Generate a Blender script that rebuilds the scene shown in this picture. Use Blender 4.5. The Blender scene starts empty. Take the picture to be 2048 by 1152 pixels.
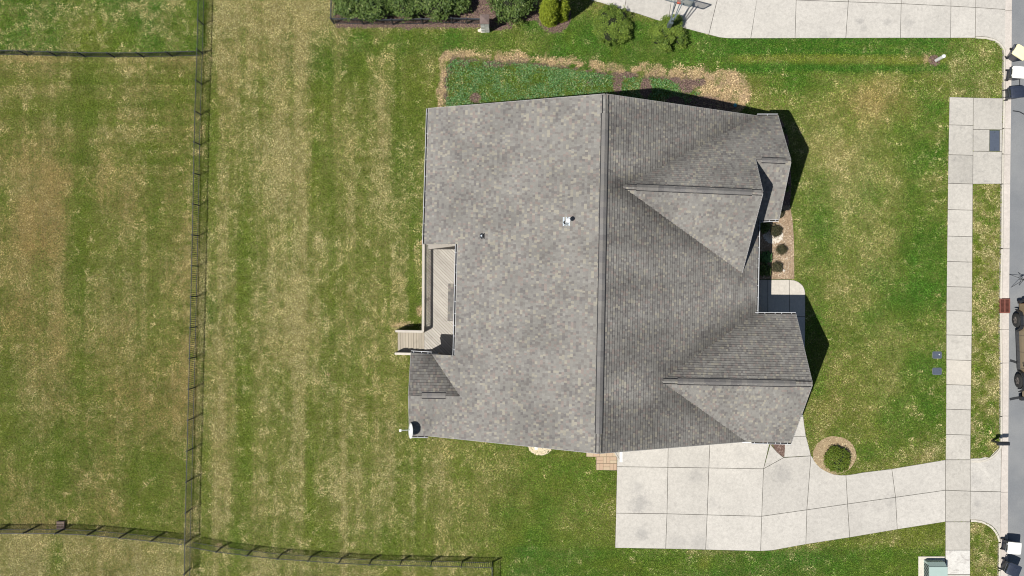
import bpy, math, random
import numpy as np
from mathutils import Vector, Matrix
from mathutils.geometry import tessellate_polygon

R = random.Random(11)
NR = np.random.default_rng(5)
SC = bpy.context.scene
COL = SC.collection
S = 32.4          # photo pixels per metre on the ground
H = 58.0          # camera height in metres
CX, CY = 1024.0, 576.0

# ------------------------------------------------------------ camera, sky, sun
cam_d = bpy.data.cameras.new('camera')
cam = bpy.data.objects.new('camera', cam_d); COL.objects.link(cam)
cam.location = (0, 0, H)
cam_d.sensor_width = 36.0
cam_d.lens = H * S / 2048.0 * 36.0
cam_d.clip_start = 0.5; cam_d.clip_end = 3000
SC.camera = cam
SC.cycles.pixel_filter_type = 'BLACKMAN_HARRIS'; SC.cycles.filter_width = 1.05

SUNV = Vector((-880, -468, H * S)).normalized()
sun_el = math.asin(SUNV.z)
w = bpy.data.worlds.new('World'); SC.world = w; w.use_nodes = True
nt = w.node_tree; bg = nt.nodes['Background']
sky = nt.nodes.new('ShaderNodeTexSky'); sky.sky_type = 'NISHITA'; sky.sun_disc = False
sky.sun_elevation = sun_el; sky.sun_rotation = math.atan2(SUNV.x, SUNV.y)
sky.air_density = 1.0; sky.dust_density = 0.6
nt.links.new(sky.outputs[0], bg.inputs[0]); bg.inputs[1].default_value = 0.055
sd = bpy.data.lights.new('sun', 'SUN'); sun = bpy.data.objects.new('sun', sd); COL.objects.link(sun)
sd.energy = 5.0; sd.angle = math.radians(0.5); sd.color = (1.0, 0.965, 0.915)
sun.rotation_euler = SUNV.to_track_quat('Z', 'Y').to_euler()
sun.location = (-30, -20, 70)
vs = SC.view_settings; vs.view_transform = 'Standard'; vs.look = 'None'; vs.exposure = 0.1; vs.gamma = 1
vs.use_curve_mapping = False

# ------------------------------------------------------------ helpers
def G(px, py, h=0.0):
    """a photo pixel and a height above the ground -> a point of the place"""
    f = 1 - h / H
    return Vector(((px - CX) / S * f, (CY - py) / S * f, h))
def P(gx, gy, u):
    """ground-scale offsets (px) and relative height -> point"""
    return Vector((gx / S, -gy / S, u * H))

def mesh(name, verts, faces, smooth=False):
    m = bpy.data.meshes.new(name); m.from_pydata([tuple(v) for v in verts], [], faces)
    if smooth: m.polygons.foreach_set('use_smooth', [True] * len(m.polygons))
    m.update(); return m
def link(name, me, mt=None, parent=None, loc=None, rot=None):
    o = bpy.data.objects.new(name, me); COL.objects.link(o)
    if mt is not None and me is not None and not me.materials: me.materials.append(mt)
    if parent: o.parent = parent
    if loc is not None: o.location = loc
    if rot is not None: o.rotation_euler = rot
    return o
def empty(name, loc=(0, 0, 0), rz=0):
    o = bpy.data.objects.new(name, None); COL.objects.link(o)
    o.location = loc; o.rotation_euler = (0, 0, rz); o.empty_display_size = .3
    return o
def tag(o, label=None, cat=None, group=None, kind=None):
    if label: o['label'] = label
    if cat: o['category'] = cat
    if group: o['group'] = group
    if kind: o['kind'] = kind
    return o
class MB:
    def __init__(s): s.v = []; s.f = []; s.c = []
    def add(s, v, f, c=None):
        n = len(s.v); s.v += [Vector(a) for a in v]; s.f += [tuple(i + n for i in q) for q in f]
        s.c += [c] * len(f); return s
    def box(s, a, b, M=None, c=None):
        x0, y0, z0 = a; x1, y1, z1 = b
        v = [Vector(p) for p in ((x0,y0,z0),(x1,y0,z0),(x1,y1,z0),(x0,y1,z0),(x0,y0,z1),(x1,y0,z1),(x1,y1,z1),(x0,y1,z1))]
        if M is not None: v = [M @ p for p in v]
        return s.add(v, [(3,2,1,0),(4,5,6,7),(0,1,5,4),(1,2,6,5),(2,3,7,6),(3,0,4,7)], c)
    def bar(s, a, b, wx, wz, up=Vector((0,0,1)), c=None):
        a = Vector(a); b = Vector(b); d = (b - a); L = d.length; d.normalize()
        if abs(d.dot(up)) > .98: up = Vector((1, 0, 0))
        x = d.cross(up).normalized(); z = x.cross(d)
        M = Matrix((x, d, z)).transposed().to_4x4(); M.translation = a
        return s.box((-wx/2, 0, -wz/2), (wx/2, L, wz/2), M, c)
    def cyl(s, a, b, r0, r1=None, n=12, caps=True, c=None):
        a = Vector(a); b = Vector(b); r1 = r0 if r1 is None else r1; d = (b - a).normalized()
        up = Vector((0, 0, 1)) if abs(d.z) < .95 else Vector((1, 0, 0))
        x = d.cross(up).normalized(); y = d.cross(x)
        v = []
        for k in range(n):
            t = 2 * math.pi * k / n; e = x * math.cos(t) + y * math.sin(t); v += [a + e * r0, b + e * r1]
        f = [(2*k, 2*k+1, (2*k+3) % (2*n), (2*k+2) % (2*n)) for k in range(n)]
        if caps: f += [tuple(2*k for k in range(n)), tuple(2*k+1 for k in reversed(range(n)))]
        return s.add(v, f, c)
    def lathe(s, prof, n=20, M=None, c=None):
        v = []; f = []; m = len(prof)
        for k in range(n):
            t = 2 * math.pi * k / n
            for r, z in prof:
                p = Vector((r * math.cos(t), r * math.sin(t), z)); v.append(M @ p if M else p)
        for k in range(n):
            for j in range(m - 1):
                a = k*m+j; b = ((k+1) % n)*m+j; f.append((a, b, b+1, a+1))
        return s.add(v, f, c)
    def build(s, name, mt, parent=None, smooth=False, loc=None, rot=None):
        me = mesh(name, s.v, s.f, smooth)
        if s.c and s.c[0] is not None: facecol(me, s.c)
        return link(name, me, mt, parent, loc, rot)
def facecol(me, cols):
    at = me.attributes.new('tint', 'FLOAT_COLOR', 'CORNER')
    lt = np.zeros(len(me.polygons), np.int32); me.polygons.foreach_get('loop_total', lt)
    c = np.array([(k[0], k[1], k[2], 1.0) for k in cols], np.float32)
    at.data.foreach_set('color', np.repeat(c, lt, axis=0).ravel())

def area2(p): return sum(p[i].x*p[(i+1)%len(p)].y - p[(i+1)%len(p)].x*p[i].y for i in range(len(p)))
def inset(poly, d):
    if area2(poly) < 0: poly = poly[::-1]
    n = len(poly); out = []
    for i in range(n):
        a, b, c = poly[i-1], poly[i], poly[(i+1) % n]
        e1 = Vector((b.x-a.x, b.y-a.y)); e2 = Vector((c.x-b.x, c.y-b.y))
        if e1.length < 1e-6 or e2.length < 1e-6: out.append(b.copy()); continue
        e1.normalize(); e2.normalize()
        n1 = Vector((-e1.y, e1.x)); n2 = Vector((-e2.y, e2.x)); m = n1 + n2
        k = max(m.dot(n1), .25) if m.length > 1e-6 else 1
        q = Vector((b.x, b.y)) + m * (d / k)
        out.append(Vector((q.x, q.y, b.z)))
    return out
def slab_mesh(poly, zb, zt, gap=.014, bev=.012):
    """poly: Vectors; zt a number or a function of x, y"""
    fz = zt if callable(zt) else (lambda x, y: zt)
    o = inset(poly, gap); i2 = inset(o, bev); n = len(o)
    v = [Vector((p.x, p.y, zb)) for p in o] + [Vector((p.x, p.y, fz(p.x, p.y) - .009)) for p in o] + [Vector((p.x, p.y, fz(p.x, p.y))) for p in i2]
    f = []
    for k in range(n):
        j = (k+1) % n
        f += [(k, j, n+j, n+k), (n+k, n+j, 2*n+j, 2*n+k)]
    for t in tessellate_polygon([[Vector((p.x, p.y, 0)) for p in i2]]):
        a, b, c = [v[2*n+q] for q in t]
        if (b.x-a.x)*(c.y-a.y)-(b.y-a.y)*(c.x-a.x) < 0: t = (t[0], t[2], t[1])
        f.append(tuple(2*n+q for q in t))
    return mesh('slab', v, f)
def sheet(name, poly, z, mt, parent=None):
    v = [Vector((p.x, p.y, z)) for p in poly]
    f = []
    for t in tessellate_polygon([[Vector((p.x, p.y, 0)) for p in poly]]):
        a, b, c = [v[q] for q in t]
        if (b.x-a.x)*(c.y-a.y)-(b.y-a.y)*(c.x-a.x) < 0: t = (t[0], t[2], t[1])
        f.append(tuple(t))
    return link(name, mesh(name, v, f), mt, parent)
def GP(pts, h=0): return [G(a, b, h) for a, b in pts]
def inpoly(x, y, poly):
    c = False; n = len(poly); j = n-1
    for i in range(n):
        if (poly[i].y > y) != (poly[j].y > y) and x < (poly[j].x-poly[i].x)*(y-poly[i].y)/(poly[j].y-poly[i].y)+poly[i].x: c = not c
        j = i
    return c
def inpoly_np(X, Y, pts):
    c = np.zeros(X.shape, bool); n = len(pts); j = n-1
    for i in range(n):
        xi, yi = pts[i]; xj, yj = pts[j]
        if yi != yj:
            c ^= ((yi > Y) != (yj > Y)) & (X < (xj-xi)*(Y-yi)/(yj-yi)+xi)
        j = i
    return c
def vnoise(X, Y, seed=0, oct=4, gain=.5):
    out = np.zeros_like(X, dtype=float); amp = 1; tot = 0
    for o in range(oct):
        r = np.random.default_rng(seed * 17 + o); T = r.random((256, 256))
        x = X * 2**o + 31.7*o; y = Y * 2**o + 11.3*o
        xi = np.floor(x).astype(int); yi = np.floor(y).astype(int); fx = x-xi; fy = y-yi
        fx = fx*fx*(3-2*fx); fy = fy*fy*(3-2*fy)
        a = T[xi & 255, yi & 255]; b = T[(xi+1) & 255, yi & 255]; c = T[xi & 255, (yi+1) & 255]; d = T[(xi+1) & 255, (yi+1) & 255]
        out += amp * ((a*(1-fx)+b*fx)*(1-fy) + (c*(1-fx)+d*fx)*fy); tot += amp; amp *= gain
    return out / tot
def ss(a, b, x):
    t = np.clip((x-a)/(b-a), 0, 1); return t*t*(3-2*t)

# ------------------------------------------------------------ materials
class NT:
    def __init__(s, name):
        s.m = bpy.data.materials.new(name); s.m.use_nodes = True; s.t = s.m.node_tree
        s.b = s.t.nodes['Principled BSDF']; s.pos = s.t.nodes.new('ShaderNodeNewGeometry').outputs['Position']
    def n(s, typ, **k):
        o = s.t.nodes.new(typ)
        for a, v in k.items(): setattr(o, a, v)
        return o
    def L(s, a, b): s.t.links.new(a, b)
    def noise(s, scale, detail=4, rough=.55, vec=None, out='Fac', dist=0):
        o = s.n('ShaderNodeTexNoise'); o.inputs['Scale'].default_value = scale; o.inputs['Detail'].default_value = detail
        o.inputs['Roughness'].default_value = rough; o.inputs['Distortion'].default_value = dist; s.L(vec if vec is not None else s.pos, o.inputs['Vector']); return o.outputs[out]
    def stretch(s, sx, sy, sz=1, rot=0):
        o = s.n('ShaderNodeMapping'); o.inputs['Scale'].default_value = (sx, sy, sz); o.inputs['Rotation'].default_value = (0, 0, rot)
        s.L(s.pos, o.inputs['Vector']); return o.outputs[0]
    def math(s, op, a, b=0.0, clamp=False):
        o = s.n('ShaderNodeMath', operation=op, use_clamp=clamp)
        for i, x in enumerate((a, b)):
            if isinstance(x, (int, float)): o.inputs[i].default_value = x
            else: s.L(x, o.inputs[i])
        return o.outputs[0]
    def ramp(s, f, lo, hi, a=0.0, b=1.0):
        o = s.n('ShaderNodeMapRange', interpolation_type='SMOOTHSTEP')
        s.L(f, o.inputs['Value']); o.inputs['From Min'].default_value = lo; o.inputs['From Max'].default_value = hi
        o.inputs['To Min'].default_value = a; o.inputs['To Max'].default_value = b; return o.outputs[0]
    def mix(s, f, a, b, blend='MIX'):
        o = s.n('ShaderNodeMix', data_type='RGBA', blend_type=blend)
        for i, x in ((0, f), (6, a), (7, b)):
            if isinstance(x, (int, float)): o.inputs[i].default_value = x
            elif isinstance(x, tuple): o.inputs[i].default_value = (*x, 1)
            else: s.L(x, o.inputs[i])
        return o.outputs[2]
    def attr(s, name, out='Color'):
        o = s.n('ShaderNodeAttribute'); o.attribute_name = name; return o.outputs[out]
    def sep(s, c):
        o = s.n('ShaderNodeSeparateColor'); s.L(c, o.inputs[0]); return o.outputs
    def bump(s, h, strength=.4, dist=.02):
        o = s.n('ShaderNodeBump'); o.inputs['Strength'].default_value = strength; o.inputs['Distance'].default_value = dist
        s.L(h, o.inputs['Height']); s.L(o.outputs[0], s.b.inputs['Normal'])
    def scale_val(s, col, f):
        o = s.n('ShaderNodeHueSaturation'); s.L(col, o.inputs['Color']) if not isinstance(col, tuple) else None
        if isinstance(f, (int, float)): o.inputs['Value'].default_value = f
        else: s.L(f, o.inputs['Value'])
        return o.outputs[0]
    def done(s, col, rough=.8, spec=.3, metal=0.0):
        if isinstance(col, tuple): s.b.inputs['Base Color'].default_value = (*col, 1)
        else: s.L(col, s.b.inputs['Base Color'])
        if isinstance(rough, (int, float)): s.b.inputs['Roughness'].default_value = rough
        else: s.L(rough, s.b.inputs['Roughness'])
        s.b.inputs['Specular IOR Level'].default_value = spec; s.b.inputs['Metallic'].default_value = metal
        return s.m
def simple(name, c, rough=.6, var=.18, scale=9, spec=.3, metal=0.0, bump=0.0):
    t = NT(name); n = t.noise(scale, 5)
    col = t.mix(n, tuple(x*(1-var) for x in c), tuple(min(1, x*(1+var)) for x in c))
    if bump: t.bump(t.noise(scale*4, 4), bump, .01)
    return t.done(col, rough, spec, metal)

M = {}
def make_lawn_mat():
    t = NT('grass'); tone = t.sep(t.attr('tone')); dry, lush, brown = tone[0], tone[1], tone[2]
    t2 = t.sep(t.attr('tone2')); soil, straw, coarse = t2[0], t2[1], t2[2]
    f1 = t.noise(4.2, 6, .72); f2 = t.noise(1.3, 4, .6); f3 = t.noise(11, 5, .8)
    cl = t.noise(2.1, 6, .75, dist=.8)
    a = t.math('ADD', t.math('MULTIPLY', t.math('SUBTRACT', f1, .5), 1.9), t.math('MULTIPLY', t.math('SUBTRACT', f2, .5), .7))
    a = t.math('ADD', a, t.math('MULTIPLY', t.math('SUBTRACT', f3, .5), 2.4))
    a = t.math('ADD', a, t.math('MULTIPLY', t.math('SUBTRACT', cl, .5), t.math('ADD', .5, t.math('MULTIPLY', coarse, 2.6))))
    m = t.ramp(t.math('ADD', a, dry), -.25, 1.2)
    hue = t.noise(.75, 4, .6)
    g1 = t.mix(t.ramp(hue, .3, .7), (.120, .150, .018), (.092, .140, .016))
    g = t.mix(lush, g1, (.032, .105, .008))
    g = t.mix(t.ramp(t.noise(3.3, 5, .7), .5, .8, 0, .55), g, (.030, .060, .012))
    s1 = t.mix(t.ramp(t.noise(2.4, 4), .3, .7), (.300, .262, .105), (.225, .205, .070))
    s_ = t.mix(brown, s1, (.250, .170, .060))
    c = t.mix(m, g, s_)
    sc = t.mix(t.ramp(t.noise(14, 4, .7), .35, .68), (.085, .052, .045), (.30, .21, .17))
    so = t.math('ADD', soil, t.math('MULTIPLY', t.math('SUBTRACT', t.noise(4, 6, .8), .5), 1.8))
    c = t.mix(t.math('MULTIPLY', t.ramp(so, .25, .75), t.ramp(soil, .02, .2)), c, sc)
    st = t.mix(t.ramp(t.noise(11, 5, .8), .36, .64), (.22, .14, .075), (.60, .45, .24))
    st = t.mix(t.ramp(t.noise(1.2, 4, .7), .42, .68, 0, .6), st, (.36, .255, .175))
    so = t.math('ADD', straw, t.math('MULTIPLY', t.math('SUBTRACT', t.noise(3.5, 6, .85), .5), 2.4))
    c = t.mix(t.math('MULTIPLY', t.ramp(so, .2, .8), t.ramp(straw, .02, .3)), c, st)
    fine = t.ramp(t.noise(9, 6, .88), .38, .62, .42, 1.20)
    c = t.mix(1.0, c, fine, 'MULTIPLY')
    hgt = t.math('ADD', t.noise(14, 5, .8), t.math('MULTIPLY', f1, .8))
    t.bump(hgt, .8, .05)
    return t.done(c, .9, .1)
M['grass'] = make_lawn_mat()
def make_blade_mat():
    t = NT('grass_blades'); c = t.attr('tint')
    t.b.inputs['Transmission Weight'].default_value = 0
    return t.done(c, .7, .2)
STAINS = [(1279, 1008, 24, .55), (1276, 975, 18, .3), (1284, 1066, 17, .5), (1390, 952, 20, .35), (1425, 1005, 15, .25), (1563, 948, 22, .4), (1400, 1088, 26, .3), (1355, 1085, 20, .22), (1480, 905, 16, .2), (1650, 75, 18, .3), (1720, 42, 9, .5), (1775, 44, 9, .4), (1728, 56, 8, .4), (1818, 45, 12, .35), (1950, 960, 18, .25), (1955, 1008, 10, .4), (1785, 1000, 20, .2)]
def make_concrete(name, base, dark, stain=1.0, warm=0.0):
    t = NT(name); oi = t.n('ShaderNodeObjectInfo').outputs['Random']
    big = t.noise(.55, 5, .62); mid = t.noise(2.3, 6, .7, dist=.6); fine = t.noise(30, 4, .75)
    c = t.mix(t.ramp(big, .3, .7), base, tuple(x*.90 for x in base))
    c = t.mix(t.ramp(mid, .5, .82, 0, .55*stain), c, dark)
    c = t.mix(t.ramp(t.noise(1.1, 4, .7, vec=t.stretch(1, 1, 1)), .52, .8, 0, .35), c, tuple(min(1, x*1.16) for x in base))
    for (px, py, rr, k) in STAINS if name == 'drive_concrete' else ():
        d = t.n('ShaderNodeVectorMath', operation='DISTANCE'); g0 = G(px, py, 0); d.inputs[1].default_value = (g0.x, g0.y, .03); t.L(t.pos, d.inputs[0])
        dd = t.math('ADD', d.outputs['Value'], t.math('MULTIPLY', t.math('SUBTRACT', t.noise(2.6, 5, .75), .5), rr*2.6/S))
        c = t.mix(t.ramp(dd, rr*.2/S, rr*1.15/S, k*.75, 0), c, (.20, .195, .19))
    c = t.mix(1.0, c, t.ramp(t.noise(5.5, 6, .8, dist=.5), .36, .66, 1.10, .92), 'MULTIPLY')
    v = t.math('ADD', t.math('MULTIPLY', oi, .13), .925)
    c = t.mix(1.0, c, v, 'MULTIPLY')
    c = t.mix(t.ramp(t.noise(1.5, 6, .72, vec=t.stretch(1, 2.2, 1, .7), dist=1.2), .53, .75, 0, .34*stain), c, dark)
    c = t.mix(1.0, c, t.ramp(fine, .3, .7, .90, 1.08), 'MULTIPLY')
    t.bump(fine, .25, .004)
    return t.done(c, .85, .25)
M['conc'] = make_concrete('drive_concrete', (.505, .478, .428), (.33, .31, .28), 1.2)
M['walk'] = make_concrete('walk_concrete', (.490, .462, .408), (.31, .29, .255), 1.3)
M['walk_new'] = make_concrete('pale_concrete', (.54, .50, .43), (.46, .42, .36), .6)
M['walk_rough'] = make_concrete('scaled_concrete', (.62, .60, .55), (.25, .22, .20), 1.9)
M['pad'] = make_concrete('vault_concrete', (.45, .425, .375), (.26, .25, .23), 1.6)
M['curb'] = make_concrete('curb_concrete', (.57, .53, .45), (.42, .37, .31), .6)
M['gut'] = make_concrete('gutter_concrete', (.56, .51, .455), (.40, .35, .31), .8)
M['joint'] = simple('joint_filler', (.10, .092, .078), .9, .4, 6)
def make_asphalt():
    t = NT('asphalt'); f = t.noise(40, 4, .8); b = t.noise(.5, 4)
    c = t.mix(t.ramp(b, .3, .7), (.185, .193, .20), (.23, .235, .235))
    c = t.mix(1.0, c, t.ramp(f, .3, .7, .74, 1.24), 'MULTIPLY'); t.bump(f, .5, .006); return t.done(c, .85, .3)
M['asph'] = make_asphalt()
M['tar'] = simple('crack_seal', (.035, .037, .04), .45, .2, 8)
def make_shingle():
    t = NT('shingle'); c = t.attr('tint')
    gr = t.noise(60, 3, .8)
    c = t.mix(1.0, c, t.ramp(gr, .2, .8, .80, 1.2), 'MULTIPLY')
    c = t.mix(1.0, c, t.ramp(t.noise(.45, 6, .65), .35, .72, 1.07, .82), 'MULTIPLY')
    t.bump(gr, .35, .004); return t.done(c, .95, .12)
M['shing'] = make_shingle()
M['deckwood'] = None
def make_wood(name, a, b, sx=1.0):
    t = NT(name); oi = t.n('ShaderNodeObjectInfo').outputs['Random']
    co = t.n('ShaderNodeTexCoord').outputs['Object']; mp = t.n('ShaderNodeMapping'); mp.inputs['Scale'].default_value = (22, 1.6, 22); t.L(co, mp.inputs[0])
    n = t.noise(1, 6, .65, vec=mp.outputs[0]); n2 = t.noise(1.7, 4, .6)
    c = t.mix(n, a, b); c = t.mix(t.ramp(n2, .5, .8, 0, .35), c, tuple(x*.62 for x in a))
    v = t.math('ADD', t.math('MULTIPLY', oi, .18), .82); c = t.mix(1.0, c, v, 'MULTIPLY'); t.bump(n, .3, .004)
    return t.done(c, .85, .2)
M['deck'] = make_wood('weathered_deck_wood', (.37, .335, .285), (.58, .55, .49))
M['stair'] = make_wood('grey_stair_wood', (.33, .29, .225), (.48, .43, .35))
M['rail'] = make_wood('rail_wood', (.52, .47, .40), (.62, .575, .50))
M['white'] = simple('white_paint', (.80, .80, .79), .35, .05, 3, .5)
M['gutw'] = simple('gutter_aluminium', (.62, .63, .64), .4, .05, 3, .5)
M['gdark'] = simple('dark_gutter_floor', (.035, .033, .03), .9, .4, 8)
M['siding'] = simple('house_siding', (.34, .31, .27), .7, .08, 2)
M['black'] = simple('black_fence_paint', (.040, .046, .056), .6, .2, 5, .3)
M['blackp'] = simple('black_plastic', (.020, .022, .026), .45, .3, 6, .5)
M['navy'] = simple('navy_plastic', (.028, .036, .058), .38, .3, 7, .5)
M['whitel'] = simple('white_lid_plastic', (.84, .82, .76), .4, .04, 5, .5)
M['yell'] = simple('pale_yellow_plastic', (.86, .80, .48), .4, .04, 5, .5)
M['foil'] = simple('metal_flashing', (.55, .60, .63), .35, .15, 12, .6, .6)
M['ridged'] = simple('ridge_shadow_gap', (.03, .03, .032), .9, .3, 8)
def make_mulch(name, a, b, c3):
    t = NT(name); v = t.n('ShaderNodeTexVoronoi'); v.inputs['Scale'].default_value = 17; t.L(t.pos, v.inputs['Vector'])
    s = t.sep(v.outputs['Color']); c = t.mix(s[0], a, b); c = t.mix(t.ramp(s[1], .86, .93), c, c3)
    c = t.mix(t.ramp(t.noise(1.4, 5, .6), .3, .7, 0, .45), c, tuple(x*1.5 for x in a))
    t.bump(v.outputs['Distance'], .9, .035); return t.done(c, .95, .1)
M['mulch'] = make_mulch('bed_mulch', (.20, .14, .09), (.43, .32, .215), (.62, .50, .36))
M['mulchd'] = make_mulch('dark_mulch', (.10, .062, .05), (.20, .14, .115), (.36, .27, .22))
M['ring'] = make_mulch('ring_mulch', (.24, .175, .10), (.42, .325, .20), (.55, .45, .27))
M['stone'] = simple('white_stone', (.70, .64, .55), .7, .25, 25)
M['stoneg'] = simple('pillar_stone', (.62, .62, .58), .8, .35, 9, bump=.5)
M['capst'] = simple('pillar_cap_stone', (.17, .125, .11), .8, .25, 8)
def make_leaf(name, a, b, c3):
    t = NT(name); v = t.sep(t.attr('tint')); c = t.mix(v[0], a, b); c = t.mix(t.ramp(v[1], .75, .95), c, c3)
    t.b.inputs['Subsurface Weight'].default_value = 0.0
    return t.done(c, .55, .25)
M['hedge'] = make_leaf('hedge_leaf', (.028, .060, .012), (.135, .195, .045), (.21, .25, .09))
M['arbor'] = make_leaf('golden_arborvitae_leaf', (.14, .19, .012), (.27, .32, .025), (.32, .36, .04))
M['junip'] = make_leaf('juniper_leaf', (.040, .085, .010), (.205, .285, .042), (.31, .37, .08))
M['ringb'] = make_leaf('ring_bush_leaf', (.070, .12, .012), (.155, .205, .022), (.17, .115, .035))
M['boxb'] = make_leaf('barberry_leaf', (.035, .038, .018), (.095, .080, .042), (.13, .13, .05))
M['gcov'] = make_leaf('ground_cover_leaf', (.050, .130, .034), (.140, .285, .090), (.26, .32, .14))
M['bark'] = simple('bark', (.11, .08, .055), .9, .3, 20, bump=.5)
M['ugreen'] = simple('utility_green_paint', (.36, .46, .42), .45, .10, 3, .4)
M['tan'] = simple('tan_car_paint', (.26, .20, .125), .3, .06, 3, .5)
M['rust'] = simple('rusty_iron', (.20, .075, .055), .8, .35, 14)
M['vault'] = simple('vault_lid', (.075, .092, .125), .8, .22, 14, bump=.3)
M['dark'] = simple('dark_void', (.008, .008, .009), .95, .1, 5)
M['glassd'] = simple('dark_glass', (.02, .025, .03), .08, .1, 3, .6)
M['hoopg'] = simple('grey_pole_paint', (.13, .16, .18), .4, .12, 5, .5)
M['red'] = simple('orange_red_rim', (.55, .10, .05), .5, .1, 5)
t = NT('clear_acrylic'); t.b.inputs['Alpha'].default_value = .32; M['acryl'] = t.done((.62, .66, .64), .15, .5)
M['tread'] = simple('tyre_rubber', (.028, .028, .028), .85, .2, 14)
M['rim'] = simple('grey_wheel_rim', (.16, .145, .135), .45, .2, 9, .5, .4)
def make_paver():
    t = NT('paver'); oi = t.n('ShaderNodeObjectInfo').outputs['Random']
    c = t.mix(oi, (.45, .31, .215), (.48, .40, .27)); c = t.mix(t.ramp(t.noise(9, 4), .3, .7, 0, .5), c, (.40, .31, .22))
    t.bump(t.noise(40, 4), .3, .004); return t.done(c, .9, .15)
M['paver'] = make_paver()
M['brownbox'] = simple('brown_wood', (.17, .12, .105), .8, .3, 12)
M['teal'] = simple('teal_plastic', (.05, .22, .28), .5, .1, 5)

# ------------------------------------------------------------ setting: ground sheet, lawn
gb = 1200
link('ground', mesh('ground', [(-gb, -gb, -.35), (gb, -gb, -.35), (gb, gb, -.35), (-gb, gb, -.35)], [(0, 1, 2, 3)]),
     simple('far_grass', (.10, .13, .035), .9, .3, .4))['kind'] = 'structure'

curb_x = [(-2200, 2024), (-300, 2010), (110, 2007), (200, 2006.5), (330, 2003.5), (517, 2001.8), (595, 1999.8), (670, 1999.6), (748, 2001), (840, 2000.6), (900, 2000.4), (1152, 1997), (1400, 1994), (3300, 1972)]
road_x = [(-2200, 2044), (-300, 2029), (0, 2026), (150, 2025.3), (330, 2023), (590, 2020.6), (800, 2019.5), (1152, 2017.5), (1400, 2015), (3300, 1990)]
def ix(tab, y): return float(np.interp(y, [a for a, b in tab], [b for a, b in tab]))

apron_lo = [(1940.5, 919.6), (1958.7, 921), (1978.8, 915.5), (1993.3, 904), (2000.5, 892), (2004, 880), (2004, 1086), (1998, 1074), (1990, 1058), (1975, 1046.5), (1958, 1043.2), (1940, 1043.3)]
apron_up = [(1949.8, 75), (1964, 76), (1978, 78.5), (1990.6, 83), (2000.3, 90.6), (2006.5, 100.3), (2010, 112), (2012, -300), (1950, -300)]

stp = .15
xs = np.arange(-62, (2003 - CX) / S, stp); ys = np.arange(-40, 40, stp)
GX, GY = np.meshgrid(xs, ys, indexing='ij')
PX = CX + GX * S; PY = CY - GY * S
# right edge follows the kerb
ce = np.interp(PY[0], [a for a, b in curb_x], [b for a, b in curb_x])
m0 = PX > 1950
PX = np.where(m0, 1950 + (PX - 1950) * (ce[None, :] + 1 - 1950) / (2003 - 1950), PX)
GX = (PX - CX) / S

def blob(cx, cy, rx, ry, p=1.0): return np.exp(-(((PX-cx)/rx)**2 + ((PY-cy)/ry)**2)**p)
def box(x0, x1, y0, y1, s=8, wob=0.0, seed=1):
    wx = (vnoise(GX*.9, GY*.9, seed)-.5)*wob; wy = (vnoise(GX*.9, GY*.9, seed+1)-.5)*wob
    X = PX + wx; Y = PY + wy
    return ss(x0-s, x0+s, X)*(1-ss(x1-s, x1+s, X))*ss(y0-s, y0+s, Y)*(1-ss(y1-s, y1+s, Y))
n1 = vnoise(GX*.35, GY*.35, 3, 5)-.5; n2 = vnoise(GX*1.1, GY*1.1, 4, 4)-.5; n3 = vnoise(GX*.16, GY*.16, 5, 4)-.5
nv = vnoise(GX*1.0, GY*.10, 6, 4)-.5      # streaks running up the picture
nh = vnoise(GX*.12, GY*1.0, 7, 4)-.5      # streaks running across
n4 = vnoise(GX*2.4, GY*2.4, 8, 3)-.5
dry = .26 + n1*.7 + n2*.4 + n3*.6; lush = .25 + n3*.8 - n2*.3; brown = .15 + n3*.8
fx = 372 + (1152-PY)/1152*30 + 10
# centre back lawn
C = ss(-6, 6, PX-fx)*(1-ss(820, 1000, PX))
C2 = ss(-6, 6, PX-fx)*(1-ss(1150, 1250, PX))
nvf = vnoise(GX*2.4, GY*.09, 16, 3)-.5
dc = .43 + nv*.8 + nvf*.85 + n1*.5 + n2*.25 + .10*np.cos((PX-446+(PY-576)*.018)/74*2*np.pi)
for cx, wd, y0, y1, a in ((446, 16, 150, 1060, .16), (560, 26, 150, 560, .22), (600, 14, 300, 640, .22), (705, 20, 160, 700, .20), (755, 16, 150, 640, .12), (460, 20, 780, 1040, .22), (540, 22, 760, 1060, .16),
                          (700, 26, 800, 1060, .22), (775, 22, 830, 1060, .20), (500, 20, 130, 560, -.24), (640, 26, 60, 470, -.26), (812, 32, 180, 640, -.28), (425, 9, 120, 1060, -.25), (800, 40, 880, 1060, -.08), (655, 22, 560, 760, -.25), (840, 26, 560, 960, -.12), (620, 18, 780, 1060, -.18), (490, 14, 700, 1060, -.12)):
    dc = dc + a*np.exp(-((PX-cx-(PY-576)*-.018)/wd)**2)*ss(y0-60, y0+60, PY)*(1-ss(y1-60, y1+60, PY))
dc = dc + .42*blob(590, 650, 62, 95, 1.4) + .25*blob(520, 90, 90, 60) + .34*box(425, 680, -60, 62, 14, 30, 9) - .3*blob(640, 130, 90, 55) - .25*blob(780, 130, 80, 70)
dc = dc - .18*box(405, 1000, 1040, 1110, 14, 30, 12) - .35*blob(425, 620, 18, 40)
dry = dry*(1-C)+dc*C
lc = .16 + n1*.6 + .3*blob(640, 130, 120, 60) + .3*blob(800, 330, 40, 220) + .5*blob(424, 620, 16, 42)
lush = lush*(1-C)+lc*C; brown = brown*(1-C)+(.08+n3*.5)*C
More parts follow.
